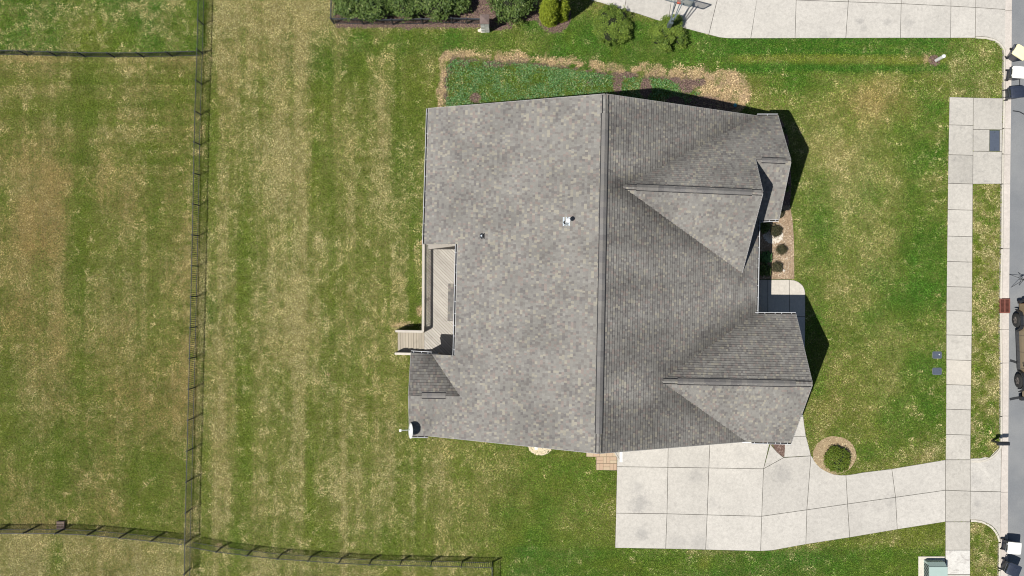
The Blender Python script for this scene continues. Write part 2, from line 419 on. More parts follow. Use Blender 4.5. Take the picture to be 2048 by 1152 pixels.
# left lawn
B = (1-ss(-5, 5, PX-fx))
db = .39 + nv*.6 + n1*1.0 + nvf*.25 + (vnoise(GX*.09, GY*2.2, 17, 3)-.5)*.9*(1-ss(260, 420, PY)) + nh*.55*(1-ss(300, 500, PY)) + n2*.25 + .20*blob(55, 500, 45, 230) + .25*blob(80, 380, 60, 90) - .34*blob(160, 450, 24, 280) - .2*blob(300, 620, 22, 300) - .22*blob(130, 900, 150, 120) - .16*blob(290, 960, 80, 80) + .2*blob(280, 770, 60, 60) - .2*blob(10, 450, 14, 80)
db = db + .4*blob(372, 500, 10, 260)*(n4*2+.6) + .18*blob(60, 170, 90, 30)
dry = dry*(1-B)+db*B; lush = lush*(1-B)+(.18+n1*.6 + .15*blob(150, 920, 160, 110))*B; brown = brown*(1-B)+(.40+n3*.6+n1*.5+.4*blob(30, 640, 60, 60)+.3*blob(70, 470, 60, 60))*B
# top-left lawn
A = (1-ss(-5, 5, PX-fx))*(1-ss(106, 114, PY))
da = .12 + n2*.9 + n1*.5 + .30*blob(330, 20, 40, 110)+.15*blob(180, 70, 60, 40); dry = dry*(1-A)+da*A; lush = lush*(1-A)+(.62+n1*1.2-.6*blob(180, 70, 70, 40)+.3*blob(220, 20, 20, 90))*A; brown = brown*(1-A)+.02*A
# bottom-left lawn
D = (1-ss(-5, 5, PX-fx))*ss(1058, 1072, PY-(PX-100)*.06); D0 = D
dry = dry*(1-D)+(.78+n1*.7-.7*blob(112, 1120, 18, 60))*D; brown = brown*(1-D)+(.10+n3*.5)*D
D = ss(-4, 4, PX-fx)*ss(1108, 1122, PY-(PX-700)*.04)*(1-ss(900, 1050, PX)); dry = dry+D*.10
# top strip between the hedge and the bed, and along the upper drive
T = box(1040, 1965, 40, 150, 16, 30, 20); T0 = np.maximum(T, box(700, 1100, 62, 108, 10, 24, 21))
dT = -.02 + n2*.5 + n1*.4 + .10*ss(1850, 1900, PX); lT = .82 + n2*.9
lT = lT + .9*(np.exp(-((PY-103-6*n1)/5)**2)+np.exp(-((PY-138-4*n1)/6)**2)+np.exp(-((PY-83)/7)**2))*ss(1440, 1500, PX) - 1.1*np.exp(-((PY-119-6*n1)/8)**2)*ss(1440, 1500, PX)
dT = dT + .26*np.exp(-((PY-119-6*n1)/7)**2)*ss(1400, 1500, PX)*(1-ss(1820, 1860, PX))
dry = dry*(1-T)+dT*T; lush = lush*(1-T)+lT*T; brown = brown*(1-T)+.02*T
T = box(700, 1100, 62, 108, 10, 24, 21); dry = dry*(1-T)+(.14+n2*.5)*T; lush = lush*(1-T)+(.6+n1)*T; brown = brown*(1-T)+.12*T
# front lawn
F = box(1485, 1896, 150, 930, 12, 20, 30)
dF = .22 + n1*1.1 + n2*.35 + .42*blob(1740, 205, 110, 42)+.30*blob(1700, 370, 70, 90) + .35*blob(1855, 905, 26, 24)+.2*blob(1730, 560, 60, 70)-.18*blob(1840, 560, 50, 120)-.22*blob(1650, 500, 30, 90)-.1*blob(1700, 830, 60, 60)+.12*blob(1860, 400, 30, 120)
dry = dry*(1-F)+dF*F; lush = lush*(1-F)+(.48-n1*1.3+.3*blob(1640, 500, 40, 130)+.25*blob(1840, 560, 60, 90)-.3*blob(1740, 205, 120, 50))*F; brown = brown*(1-F)+(.20+n3*.9+.45*blob(1740, 205, 110, 50))*F
K = box(1896, 2010, 60, 196, 6); dry = dry*(1-K)+(.26+n2*.9+n1*.5+.4*blob(1915, 188, 40, 9)+.3*blob(2000, 188, 10, 20)+.2*blob(1870, 100, 40, 12))*K; lush = lush*(1-K)+(.45+n1)*K; brown = brown*(1-K)+(.15+n3*.5)*K
K = box(1940, 2006, 366, 930, 4); dry = dry*(1-K)+(.60+n4*1.5+n1*.4-.45*blob(1970, 850, 30, 40)-.2*blob(1970, 740, 30, 30)-.2*blob(1950, 800, 10, 300))*K; lush = lush*(1-K)+(.25+n1*.4-n4*.5+.4*blob(1970, 850, 30, 30))*K; brown = brown*(1-K)+.03*K
K = box(1940, 2006, 1040, 1300, 4); dry = dry*(1-K)+(.45+n4*1.4)*K; lush = lush*(1-K)+.3*K
# bottom centre and bottom strip
E = box(1040, 1234, 905, 1110, 26, 50, 41); dry = dry*(1-E)+(.20+n1*.8+n2*.3+.12*blob(1150, 1010, 40, 30))*E; lush = lush*(1-E)+(.28-n1)*E; brown = brown*(1-E)+(.25+n3*.9)*E
E = box(930, 1892, 1096, 1190, 9, 16, 40)*ss(-30, 50, PX-1000); dE = .04 + n2*.6 + nh*.5 + .35*blob(1400, 1105, 100, 8)+.3*blob(1600, 1095, 60, 12); dry = dry*(1-E)+dE*E; lush = lush*(1-E)+(.78+nh*1.2-.8*blob(1408, 1125, 12, 16))*E; brown = brown*(1-E)+(.03+.4*blob(1225, 1112, 30, 10))*E
# lawn right of the deck bottom (green fringe along house walls and deck)
dry = dry-.25*blob(835, 640, 20, 80)*(1-C*.3)
# straw border and planted bed on the far side of the house
def dline(pts):
    d = np.full(PX.shape, 1e9)
    for (x0, y0), (x1, y1) in zip(pts[:-1], pts[1:]):
        L2 = (x1-x0)**2+(y1-y0)**2; tt = np.clip(((PX-x0)*(x1-x0)+(PY-y0)*(y1-y0))/L2, 0, 1)
        d = np.minimum(d, np.hypot(PX-x0-tt*(x1-x0), PY-y0-tt*(y1-y0)))
    return d
wn = (n2+n4*1.1)*20
straw = 1-ss(1.5, 12, dline([(881, 232), (880, 170), (884, 128), (896, 106), (960, 110), (1060, 116), (1150, 126), (1240, 140), (1320, 143), (1400, 150), (1478, 156)]) + wn - 1.5*ss(1000, 1300, PX))
straw = np.maximum(straw, 1-ss(0, 14, -np.minimum(0, 1-((PX-1448)/48)**2-((PY-185)/42)**2)*30+wn))
straw = np.maximum(straw, .7*(1-ss(4, 18, dline([(1380, 164), (1440, 172)])+wn)))
straw = straw*(.76+n2*1.1)
bedp = [(888, 240), (888, 130), (905, 116), (1060, 124), (1230, 148), (1400, 160), (1495, 175), (1500, 240), (1400, 260), (1200, 230)]
bed = inpoly_np(PX, PY, bedp).astype(float)
dry = np.where(bed > 0, .16+n2*.5, dry); lush = np.where(bed > 0, .75+n2, lush); brown = np.where(bed > 0, .2, brown)
soil = np.zeros_like(dry)
for cx, cy, rx, ry in ((1235, 168, 10, 26), (1291, 178, 13, 24), (1350, 200, 20, 12), (1372, 172, 18, 18), (1440, 215, 40, 18), (1180, 165, 8, 6), (950, 196, 12, 12), (985, 130, 25, 6), (1250, 150, 30, 8), (1395, 165, 22, 10), (1350, 160, 16, 8), (1410, 210, 60, 22)):
    soil = np.maximum(soil, blob(cx, cy, rx, ry, 1.6)*1.1)
straw = straw*(1-ss(.5, .9, soil)*.6)
soil = np.maximum(soil, .62*(1-ss(2, 11, dline([(893, 232), (892, 180), (895, 140), (905, 120), (960, 119), (1060, 126), (1150, 137), (1240, 152), (1340, 156), (1400, 168)])+wn*1.4)))
# mulch strips by the hedge, rings
mb_ = box(668, 985, -120, 58, 3, 14, 60); soil = np.maximum(soil, mb_)
soil = np.maximum(soil, box(980, 1026, 38, 62, 4, 12, 61)); soil = np.maximum(soil, box(985, 1075, -120, 40, 4, 12, 61))
soil = np.maximum(soil, 1-ss(.85, 1.05, np.hypot((PX-1108)/36, (PY-32)/37)))
soil = np.maximum(soil, (1-ss(.8, 1.1, np.hypot((PX-1869)/13, (PY-121)/12))))
straw = np.maximum(straw*1.0, .7*blob(1851, 118, 9, 12)); 
straw = np.maximum(straw, .75*blob(838, 622, 7, 14)+.75*blob(800, 650, 26, 6)+.75*blob(843, 484, 4, 6))
straw = np.maximum(straw, .7*(1-ss(.75, 1.15, np.hypot((PX-537)/5, (PY-604)/4))))
straw = np.maximum(straw, .7*(1-ss(.75, 1.15, np.hypot((PX-655)/5, (PY-748)/4))))
straw = np.maximum(straw, .6*blob(420, 118, 4, 5)); straw = np.maximum(straw, .8*blob(437, 1091, 8, 5))
dry = dry + .35*(1-ss(2, 9, dline([(0, 118), (200, 122), (392, 119)]))) 
old = np.clip(C*.75+B*.9*(1-A)+.5*D0, 0, 1)*(1-T0)
coarse = np.clip(box(1940, 2006, 366, 930, 4)+.8*box(1940, 2006, 1040, 1300, 4)+.7*blob(372, 480, 20, 300)+.40*C+.30*B+.3*F*ss(1800, 1880, PX)+.4*A, 0, 1)
dry = np.clip(dry, -.2, 1.15); lush = np.clip(lush, 0, 1); brown = np.clip(brown, 0, 1)
Z = (vnoise(GX*.3, GY*.3, 90, 3)-.5)*.02
inA = inpoly_np(PX, PY, apron_lo) | inpoly_np(PX, PY, apron_up)
Z = np.where(inA, -.17, Z)
nx_, ny_ = GX.shape
V = np.stack([GX, GY, Z], -1).reshape(-1, 3)
idx = np.arange(nx_*ny_).reshape(nx_, ny_)
Q = np.stack([idx[:-1, :-1], idx[1:, :-1], idx[1:, 1:], idx[:-1, 1:]], -1).reshape(-1, 4)
def np_mesh(name, V, Q):
    me = bpy.data.meshes.new(name); k = Q.shape[1]
    me.vertices.add(len(V)); me.vertices.foreach_set('co', V.astype(np.float32).ravel())
    me.loops.add(Q.size); me.loops.foreach_set('vertex_index', Q.astype(np.int32).ravel())
    me.polygons.add(len(Q)); me.polygons.foreach_set('loop_start', np.arange(0, Q.size, k, dtype=np.int32)); me.polygons.foreach_set('loop_total', np.full(len(Q), k, np.int32))
    me.update(calc_edges=True); return me
me = np_mesh('lawn', V, Q)
for nm, (a, b, c) in (('tone', (dry, lush, brown)), ('tone2', (soil, np.clip(straw, 0, 1), coarse))):
    at = me.attributes.new(nm, 'FLOAT_COLOR', 'POINT')
    at.data.foreach_set('color', np.stack([a, b, c, np.ones_like(a)], -1).astype(np.float32).ravel())
link('lawn', me, M['grass'])['kind'] = 'structure'

# ------------------------------------------------------------ street, gutter, kerb
ysr = list(range(-2200, 3301, 55))
def strip(name, tabL, tabR, zl, zr, mt, thick=.12, kind='structure', ylist=ysr):
    mb = MB()
    for y0, y1 in zip(ylist[:-1], ylist[1:]):
        a, b, c, d = G(tabL(y0), y0), G(tabR(y0), y0), G(tabR(y1), y1), G(tabL(y1), y1)
        a.z = d.z = zl; b.z = c.z = zr
        mb.add([a, b, c, d], [(3, 2, 1, 0)])
    o = mb.build(name, mt); o['kind'] = kind; return o
strip('street', lambda y: ix(road_x, y)-1, lambda y: 2320, -.105, -.08, M['asph'])
# a second kerb and verge across the street close the road
strip('far_verge', lambda y: 2320, lambda y: 4600, .0, .0, M['grass'])
mb = MB()
for y0, y1 in zip(ysr[:-1], ysr[1:]):
    for xa, xb, z0, z1 in ((2318, 2323, -.11, .03),):
        a = G(xa, y1); b = G(xb, y0); mb.box((a.x, a.y, z0), (b.x, b.y, z1))
mb.build('far_curb', M['curb'])['kind'] = 'structure'
# crack sealing on the asphalt
tar = empty('crack_seal'); tar['kind'] = 'structure'
def tarline(pts, wd):
    mb = MB()
    for (a, b) in zip(pts[:-1], pts[1:]):
        A_ = G(*a); B_ = G(*b); d = (B_-A_); d.normalize(); nrm = Vector((-d.y, d.x, 0))*wd/2
        zz = lambda p: Vector((p.x, p.y, -.095))
        mb.add([zz(A_-nrm), zz(B_-nrm), zz(B_+nrm), zz(A_+nrm)], [(0, 1, 2, 3)])
    return mb.build('seal_line', M['tar'], tar)
tarline([(2027, 221), (2035, 222), (2041, 223), (2048, 227), (2070, 238)], .07)
tarline([(2041, 150), (2041, 176)], .06)
tarline([(2021.5, 721), (2029, 723), (2037, 726)], .15)
tarline([(2021, 799), (2030, 797), (2046, 794.5), (2075, 793)], .16)
tarline([(2044, 780), (2044.5, 800)], .08)

def yj(y): return y
gut = empty('gutter'); gut['kind'] = 'structure'
gj = [-2200, -1500, -900, -420, -240, -120, 20, 256.8, 307.8, 367.5, 496.5, 597.2, 626, 659.3, 726.2, 832.4, 985, 1075, 1200, 1330, 1600, 2200, 3300]
def seglist(y0, y1): 
    n = max(1, int((y1-y0)/60)); return [y0+(y1-y0)*k/n for k in range(n+1)]
for y0, y1 in zip(gj[:-1], gj[1:]):
    if (y0, y1) == (597.2, 626): continue
    yy = seglist(y0, y1)
    poly = [G(ix(curb_x, y)+4.6, y) for y in yy] + [G(ix(road_x, y), y) for y in reversed(yy)]
    link('gutter_pan', slab_mesh(poly, -.2, lambda x, y: -.100 + .0*x, .008), M['gut'], gut)
bs = MB()
for y0, y1 in zip(ysr[:-1], ysr[1:]):
    a, b, c, d = G(ix(curb_x, y0)-.5, y0), G(ix(road_x, y0)+1, y0), G(ix(road_x, y1)+1, y1), G(ix(curb_x, y1)-.5, y1)
    for p in (a, b, c, d): p.z = -.135
    bs.add([a, b, c, d], [(3, 2, 1, 0)])
bs.build('joint_filler', M['joint'], gut)
kerb = empty('curb'); kerb['kind'] = 'structure'
def kerb_run(path, wd=4.8):
    """path of the grass side of the kerb; kerb lies to its right"""
    a = [G(*p) for p in path]; n = len(a); off = []
    for i in range(n):
        d = (a[min(i+1, n-1)]-a[max(i-1, 0)]); d.normalize(); nr = Vector((-d.y, d.x, 0)) * (wd/S)
        off.append(a[i]+nr)
    return a, off
def add_kerb(path, ztop=lambda k: .035, flip=1, wd=4.8):
    a, off = kerb_run(path, wd*flip); v = []; f = []; n = len(a)
    for i in range(n):
        zt = ztop(i/(n-1)); mid = a[i].lerp(off[i], .7)
        for p, z in ((a[i], -.2), (a[i], zt), (mid, zt), (off[i], zt-.02 if zt < 0 else max(-.06, zt-.05)), (off[i], -.2)): v.append(Vector((p.x, p.y, z)))
    for i in range(n-1):
        for k in range(4): f.append((i*5+k, i*5+k+1, i*5+6+k, i*5+5+k) if flip > 0 else (i*5+k, i*5+5+k, i*5+6+k, i*5+k+1))
    return link('curb_section', mesh('curb_section', v, f), M['curb'], kerb)
def kx(y): return (ix(curb_x, y), y)
for y0, y1 in ((112, 194), (196, 256), (258, 307), (309, 367), (369, 496), (498, 596.8), (626.5, 659), (660, 725.6), (727, 832), (833.5, 890), (1086, 1140), (1142, 1260), (1262, 1500)):
    add_kerb([kx(y) for y in seglist(y0, y1)])
add_kerb([(2000.4, 890), (1999, 895), (1996.5, 899.5), (1993.3, 903.6), (1987, 909.5), (1978.8, 915), (1969, 919), (1958.7, 921), (1949, 921), (1941.2, 921)], lambda t: .035)
add_kerb([(1941.2, 1043.5), (1950, 1043.6), (1962, 1045.5), (1973, 1050), (1982, 1056), (1989, 1064), (1994, 1073), (1997, 1084)], lambda t: .035)
add_kerb([(1950.5, 77), (1960, 77.4), (1970, 78), (1978, 79.4), (1985, 81), (1990.6, 83), (1996, 86.5), (2000.3, 90.6), (2004, 95.5), (2006.5, 100.3), (2007.4, 106), (2007.2, 111.5)], lambda t: .035)

# storm drain grate set in the gutter
gr = empty('storm_drain_grate', G(2009.5, 611.6)); tag(gr, 'rusty red slotted storm drain grate set in the kerb gutter', 'drain grate')
wpx, hpx = 21.0/S, 28.6/S
m_ = MB(); t_ = .035
m_.box((-wpx/2, -hpx/2, -.12), (-wpx/2+.06, hpx/2, .03)); m_.box((wpx/2-.05, -hpx/2, -.12), (wpx/2, hpx/2, .03)); m_.box((-wpx/2+.06, -hpx/2, -.12), (wpx/2-.05, -hpx/2+.05, .03)); m_.box((-wpx/2+.06, hpx/2-.05, -.12), (wpx/2-.05, hpx/2, .03)); m_.box((-.03, -hpx/2+.05, -.10), (.03, hpx/2-.05, .028))
m_.build('frame', M['rust'], gr)
bar_me = MB().box((-.118, -.011, -.07), (.118, .011, .022)); bmesh_ = mesh('bar', bar_me.v, bar_me.f)
nb = 15
for k in range(nb):
    for sx in (-1, 1):
        y = -hpx/2+.05+(hpx-.10)*(k+.5)/nb
        link('bar', bmesh_, M['rust'], gr, (sx*.15+.003, y, 0))
MB().box((-wpx/2+.01, -hpx/2+.01, -.16), (wpx/2-.01, hpx/2-.01, -.125)).build('drain_pit', M['dark'], gr)

# ------------------------------------------------------------ slabs: drives, walks
def slabs(name, polys, mt, zt=.03, base=True, z0=-.06, mats=None):
    root = empty(name); root['kind'] = 'structure'
    for i, p in enumerate(polys):
        q = GP(p)
        link('slab', slab_mesh(q, z0, zt), mats.get(i, mt) if mats else mt, root)
        if base: sheet('joint_filler', inset(q, -.002), .012, M['joint'], root)
    return root
dw = [
 [(1234.5, 880), (1336.5, 880), (1335.8, 934.4), (1234, 933.2)],
 [(1336.5, 880), (1420, 880), (1417.8, 935.7), (1335.8, 934.4)],
 [(1420, 880), (1541, 880), (1539, 887), (1527, 937.4), (1417.8, 935.7)],
 [(1234, 933.2), (1335.8, 934.4), (1334, 1027.3), (1232, 1026)],
 [(1335.8, 934.4), (1417.8, 935.7), (1414.3, 1029.5), (1334, 1027.3)],
 [(1417.8, 935.7), (1527, 937.4), (1523.4, 1032.3), (1414.3, 1029.5)],
 [(1232, 1026), (1334, 1027.3), (1331.4, 1097.4), (1230.2, 1095.7)],
 [(1334, 1027.3), (1414.3, 1029.5), (1411.3, 1099.3), (1331.4, 1097.4)],
 [(1414.3, 1029.5), (1523.4, 1032.3), (1521.2, 1102), (1411.3, 1099.3)],
 [(1540.5, 888), (1546, 895), (1554, 904), (1562, 911), (1567.5, 915), (1527, 937.4)],
 [(1527, 937.4), (1567.5, 915), (1621.8, 911.6), (1613.6, 1019.4), (1523.4, 1032.3)],
 [(1523.4, 1032.3), (1613.6, 1019.4), (1611.7, 1088.3), (1575, 1095), (1545, 1100.5), (1521.2, 1102)],
 [(1621.8, 911.6), (1623.8, 912.5), (1628, 921), (1633, 928), (1640, 935), (1648.8, 940.6), (1658, 945), (1667.5, 948.4), (1680, 950), (1691.8, 950.2), (1695, 1007.7), (1613.6, 1019.4)],
 [(1613.6, 1019.4), (1695, 1007.7), (1699.2, 1074.7), (1611.7, 1088.3)],
 [(1691.8, 950.2), (1708, 948), (1723.8, 945), (1783.5, 937.6), (1791, 994.3), (1695, 1007.7)],
 [(1695, 1007.7), (1791, 994.3), (1794.4, 1058.6), (1699.2, 1074.7)],
 [(1783.5, 937.6), (1890.7, 919.4), (1890.7, 980.2), (1791, 994.3)],
 [(1791, 994.3), (1890.7, 980.2), (1890.7, 1043.3), (1794.4, 1058.6)],
]
slabs('driveway', dw, M['conc'])
slabs('driveway_crossing', [[(1890.7, 919.4), (1940.5, 919.4), (1940.5, 982.2), (1890.7, 980.2)], [(1890.7, 980.2), (1940.5, 982.2), (1940, 1043.3), (1890.7, 1043.3)]], M['walk'])
def apz(x, y):
    px = CX + x*S; return .03 - .13*max(0, min(1, (px-1958)/46))
ap1 = [(1940.5, 917), (1949, 916.4), (1958.7, 916.4), (1967, 914.6), (1976, 911), (1984, 906), (1990.5, 900.5), (1994.5, 895), (1998, 889), (2004.6, 880), (2003.6, 984.3), (1940.5, 982.2)]
ap2 = [(1940.5, 982.2), (2003.6, 984.3), (2002.6, 1086), (2000.5, 1080), (1997, 1070), (1992, 1060), (1984, 1051.5), (1974, 1045.5), (1963, 1041), (1951, 1039), (1940.2, 1039)]
rt = empty('driveway_apron'); rt['kind'] = 'structure'
for p in (ap1, ap2): link('slab', slab_mesh(GP(p), -.22, apz), M['conc'], rt)
# neighbour's drive at the top
H0 = lambda x: np.interp(x, [1593, 1600, 1802, 1901.7, 2025], [0, .6, 7.4, 12.4, 20])
up = [
 [(1171, -2), (1203, 6), (1248.5, 20.7), (1262, -60), (1150, -60)],
 [(1248.5, 20.7), (1277, 28), (1312.5, 40), (1336, 46.5), (1352, -60), (1262, -60)],
 [(1336, 46.5), (1354, 53), (1385, 61), (1417.5, 69.4), (1449, -60), (1352, -60)],
 [(1417.5, 69.4), (1439.4, 75), (1455, 76.6), (1469, 77), (1501.4, 76.8), (1524, -60), (1449, -60)],
 [(1501.4, 76.8), (1590, 76.6), (1592.3, .2), (1594, -4), (1514, -4)],
 [(1514, -4), (1594, -4), (1597, -60), (1524, -60)],
 [(1590, 76.6), (1691.5, 76.3), (1696.5, 3.8), (1592.3, .2)],
 [(1691.5, 76.3), (1800.7, 76), (1802.2, 7.4), (1696.5, 3.8)],
 [(1800.7, 76), (1901, 76), (1901.7, 12.4), (1802.2, 7.4)],
 [(1901, 76), (1950, 76), (1951.2, 15), (1901.7, 12.4)],
 [(1592.3, .2), (1696.5, 3.8), (1700, -60), (1597, -60)],
 [(1696.5, 3.8), (1802.2, 7.4), (1803, -60), (1700, -60)],
 [(1802.2, 7.4), (1901.7, 12.4), (1902.5, -60), (1803, -60)],
 [(1901.7, 12.4), (1951.2, 15), (1952, -60), (1902.5, -60)],
]
slabs('neighbor_driveway', up, M['conc'])
ap3 = [(1950.5, 72.2), (1964, 72.6), (1978, 74), (1987, 77.5), (1994, 82), (2001, 88.5), (2006, 94.5), (2010, 101.5), (2012.4, 110), (2013.2, 18), (1951.2, 15)]
ap4 = [(1951.2, 15), (2013.2, 18), (2015, -60), (1952, -60)]
rt = empty('neighbor_apron'); rt['kind'] = 'structure'
for p in (ap3, ap4): link('slab', slab_mesh(GP(p), -.22, apz), M['conc'], rt)
# pavement (sidewalk)
sl = lambda y: np.interp(y, [194, 340, 600, 840, 918, 1152, 1700], [1898.7, 1896, 1892.8, 1892, 1891, 1890.5, 1889])
sr = lambda y: np.interp(y, [194, 340, 600, 840, 918, 1152, 1700], [1946.4, 1945.4, 1944, 1941.3, 1940.5, 1940, 1939])
sj = [366.6, 419, 472, 522.8, 573, 621, 669.6, 719.4, 769, 818.2, 868.6, 919.3]
sw = [[(sl(a), a), (sr(a), a+1.4), (sr(b), b+1.4 if b < 900 else b), (sl(b), b)] for a, b in zip(sj[:-1], sj[1:])]
sw2 = [[(sl(a), a), (sr(a), a), (sr(b), b), (sl(b), b)] for a, b in ((1043.5, 1100), (1100, 1148.6), (1148.6, 1200), (1200, 1252), (1252, 1304), (1304, 1356))]
mm = {7: M['walk_new'], 12: M['walk_rough']}
slabs('sidewalk', sw+sw2, M['walk'], mats=mm)
pw = [[(1898.7, 194), (1946.4, 195.4), (1946, 251), (1897.7, 249.7)], [(1897.7, 249.7), (1946, 251), (1945.8, 310.6), (1896.6, 309.3)], [(1896.6, 309.3), (1945.8, 310.6), (1945.4, 368), (1895.6, 366.6)],
      [(1946.4, 195.4), (2005.6, 196.5), (2004.2, 259.5), (1946, 258.8)], [(1946, 258.8), (1979.0, 259.2), (1978.6, 302.8), (1945.9, 302.4)], [(1999.2, 259.4), (2004.2, 259.5), (2003.6, 303.3), (1999, 303)],
      [(1945.9, 302.4), (2003.6, 303.3), (2002.8, 367.8), (1945.4, 368)]]
slabs('landing_pad', pw, M['pad'])
vl = empty('utility_vault_lid', G(1989, 281.4)); tag(vl, 'dark blue-grey rectangular vault lid set in the wide concrete pad', 'vault lid')
link('lid', slab_mesh([Vector((-.30, -.63, 0)), Vector((.30, -.63, 0)), Vector((.30, .63, 0)), Vector((-.30, .63, 0))], -.05, .034, .0), M['vault'], vl)
mb = MB(); 
for k in range(9): mb.box((-.25, -.55+k*.13, .034), (.25, -.52+k*.13, .039))
mb.build('tread_rib', M['vault'], vl)
for yy in (.52, -.52): MB().cyl((0, yy, .03), (0, yy, .042), .03).build('bolt', M['black'], vl)
# entry walk
ew = [[(1500, 559.3), (1535.3, 559.3), (1535.3, 628), (1500, 628)], [(1535.3, 559.3), (1578.6, 559.3), (1578.6, 632.7), (1535.3, 632.7)],
      [(1578.6, 559.3), (1588, 560.5), (1596, 563.5), (1602, 568), (1605.8, 572), (1608.8, 578), (1610.2, 585), (1610.2, 632.7), (1578.6, 632.7)],
      [(1572, 632.7), (1610.2, 632.7), (1609.8, 682), (1571, 682)], [(1571, 682), (1609.8, 682), (1609, 730), (1571, 730)], [(1571, 730), (1609, 730), (1607.5, 778), (1570.5, 778)],
      [(1570.5, 778), (1607.5, 778), (1605.8, 826), (1570.5, 826)], [(1570.5, 826), (1605.8, 826), (1608, 847), (1611.8, 872.3), (1570.5, 872.6)], [(1570.5, 872.6), (1611.8, 872.3), (1614.4, 881), (1618, 895), (1621.8, 911.4), (1568.2, 914.4)]]
slabs('entry_walk', ew, M['conc'], mats={0: M['walk_new'], 1: M['walk_new'], 2: M['walk_new']})
# paver landing
pv = empty('paver_landing'); pv['kind'] = 'structure'
sheet('joint_filler', GP([(1172, 896), (1234, 896), (1234, 941), (1192, 940), (1192, 914), (1172, 913)]), .008, simple('joint_sand', (.20, .16, .11), .9, .2, 10), pv)
def paver(x0, x1, y0, y1): link('paver', slab_mesh(GP([(x0, y0), (x1, y0), (x1, y1), (x0, y1)]), -.03, .032+R.uniform(-.002, .003), .006, .008), M['paver'], pv)
for k in range(5): paver(1173+k*13.2-(0 if k < 4 else 0), 1173+(k+1)*13.2 if k < 4 else 1233.5, 899, 913.2)
for j in range(2):
    y0 = 913.6+j*13.4
    for k in range(3):
        x0 = 1193+k*13.5
        if (j+k) % 2: paver(x0, x0+6.7, y0, y0+13); paver(x0+6.7, x0+13.4, y0, y0+13)
        else: paver(x0, x0+13.4, y0, y0+6.5); paver(x0, x0+13.4, y0+6.5, y0+13)

# ------------------------------------------------------------ foliage
def foliage(name, lobes, n, size, mt, parent=None, clump=.10, zmin=.02, shell=(.72, 1.05), per=22, flat=.35, seed=0, up=.15):
    r = np.random.default_rng(seed+77); L = np.array(lobes, float)
    vol = L[:, 3]*L[:, 4]*L[:, 5]; vol = vol**.7; nc = max(6, n//per)
    li = r.choice(len(L), nc, p=vol/vol.sum()); d = r.normal(size=(nc, 3)); d[:, 2] = np.abs(d[:, 2])*1.0 - up
    d /= np.linalg.norm(d, axis=1)[:, None]; rad = r.uniform(*shell, nc)
    cc = L[li, :3] + d*L[li, 3:6]*rad[:, None]; ctint = r.random(nc)
    ci = r.integers(0, nc, n); off = r.normal(size=(n, 3))*clump*np.array([1, 1, .6])
    c = cc[ci]+off; keep = c[:, 2] > zmin; c = c[keep]; ci = ci[keep]; n = len(c)
    nrm = d[ci]*.7 + r.normal(size=(n, 3))*.6 + np.array([0, 0, flat]); nrm /= np.linalg.norm(nrm, axis=1)[:, None]
    t = r.normal(size=(n, 3)); t -= nrm*(t*nrm).sum(1)[:, None]; t /= np.linalg.norm(t, axis=1)[:, None]; b = np.cross(nrm, t)
    s = size*r.uniform(.6, 1.35, n)[:, None]
    V = np.stack([c-t*s, c+b*s*.5, c+t*s, c-b*s*.5], 1).reshape(-1, 3)
    Q = np.arange(n*4).reshape(n, 4); me = np_mesh(name, V, Q)
    col = np.stack([np.clip(ctint[ci]*.55+r.random(n)*.45, 0, 1), r.random(n)*.5+ctint[ci[::-1]]*.5, np.zeros(n), np.ones(n)], -1)
    at = me.attributes.new('tint', 'FLOAT_COLOR', 'CORNER'); at.data.foreach_set('color', np.repeat(col, 4, axis=0).astype(np.float32).ravel())
    return link(name, me, mt, parent)
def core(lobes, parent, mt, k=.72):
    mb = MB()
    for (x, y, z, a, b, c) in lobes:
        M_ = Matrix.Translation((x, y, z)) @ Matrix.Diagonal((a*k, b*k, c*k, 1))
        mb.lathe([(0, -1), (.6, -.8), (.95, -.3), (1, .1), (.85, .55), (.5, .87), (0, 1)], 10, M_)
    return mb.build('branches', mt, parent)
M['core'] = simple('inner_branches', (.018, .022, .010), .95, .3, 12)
def shrub(name, px, py, lobes, n, size, mt, label, cat, group=None, clump=.1, seed=0, trunk=True, **k):
    o = empty(name, G(px, py)); tag(o, label, cat, group)
    foliage('foliage', lobes, n, size, mt, o, clump, seed=seed, **k); core(lobes, o, M['core'])
    if trunk:
        h = lobes[0][2]; mb = MB(); mb.cyl((0, 0, -.05), (0, 0, h), .05, .03, 8)
        for a in range(4): mb.cyl((0, 0, h*.3), (.3*math.cos(a*1.6), .3*math.sin(a*1.6), h*.8), .025, .012, 6)
        mb.build('trunk', M['bark'], o)
    return o
def lob(cx, cy, cz, r, rz=None, k=5, spread=.5, seed=0, rr=(.5, .8)):
    q = random.Random(seed); out = [(cx, cy, cz, r*.8, r*.8, rz or r)]
    for i in range(k):
        a = 2*math.pi*(i+q.random()*.6)/k; s = q.uniform(*rr)*r
        out.append((cx+math.cos(a)*spread*r, cy+math.sin(a)*spread*r, cz+q.uniform(-.2, .3)*(rz or r), s, s, s*q.uniform(.8, 1.1)*(rz or r)/r))
    return out
hd = [(714, 8, .98, 1.3, 'leftmost bushy evergreen of the hedge, beside the iron fence corner'), (757, 4, 1.2, 1.35, 'second bushy evergreen from the left in the hedge behind the mulch strip'), (812, 6, 1.2, 1.3, 'third bushy evergreen from the left in the hedge behind the mulch strip'),
      (868, 4, 1.2, 1.25, 'fourth bushy evergreen of the hedge, just left of the mulch gap'), (914, -2, .95, 1.0, 'narrow evergreen at the right end of the hedge, above the low iron fence')]
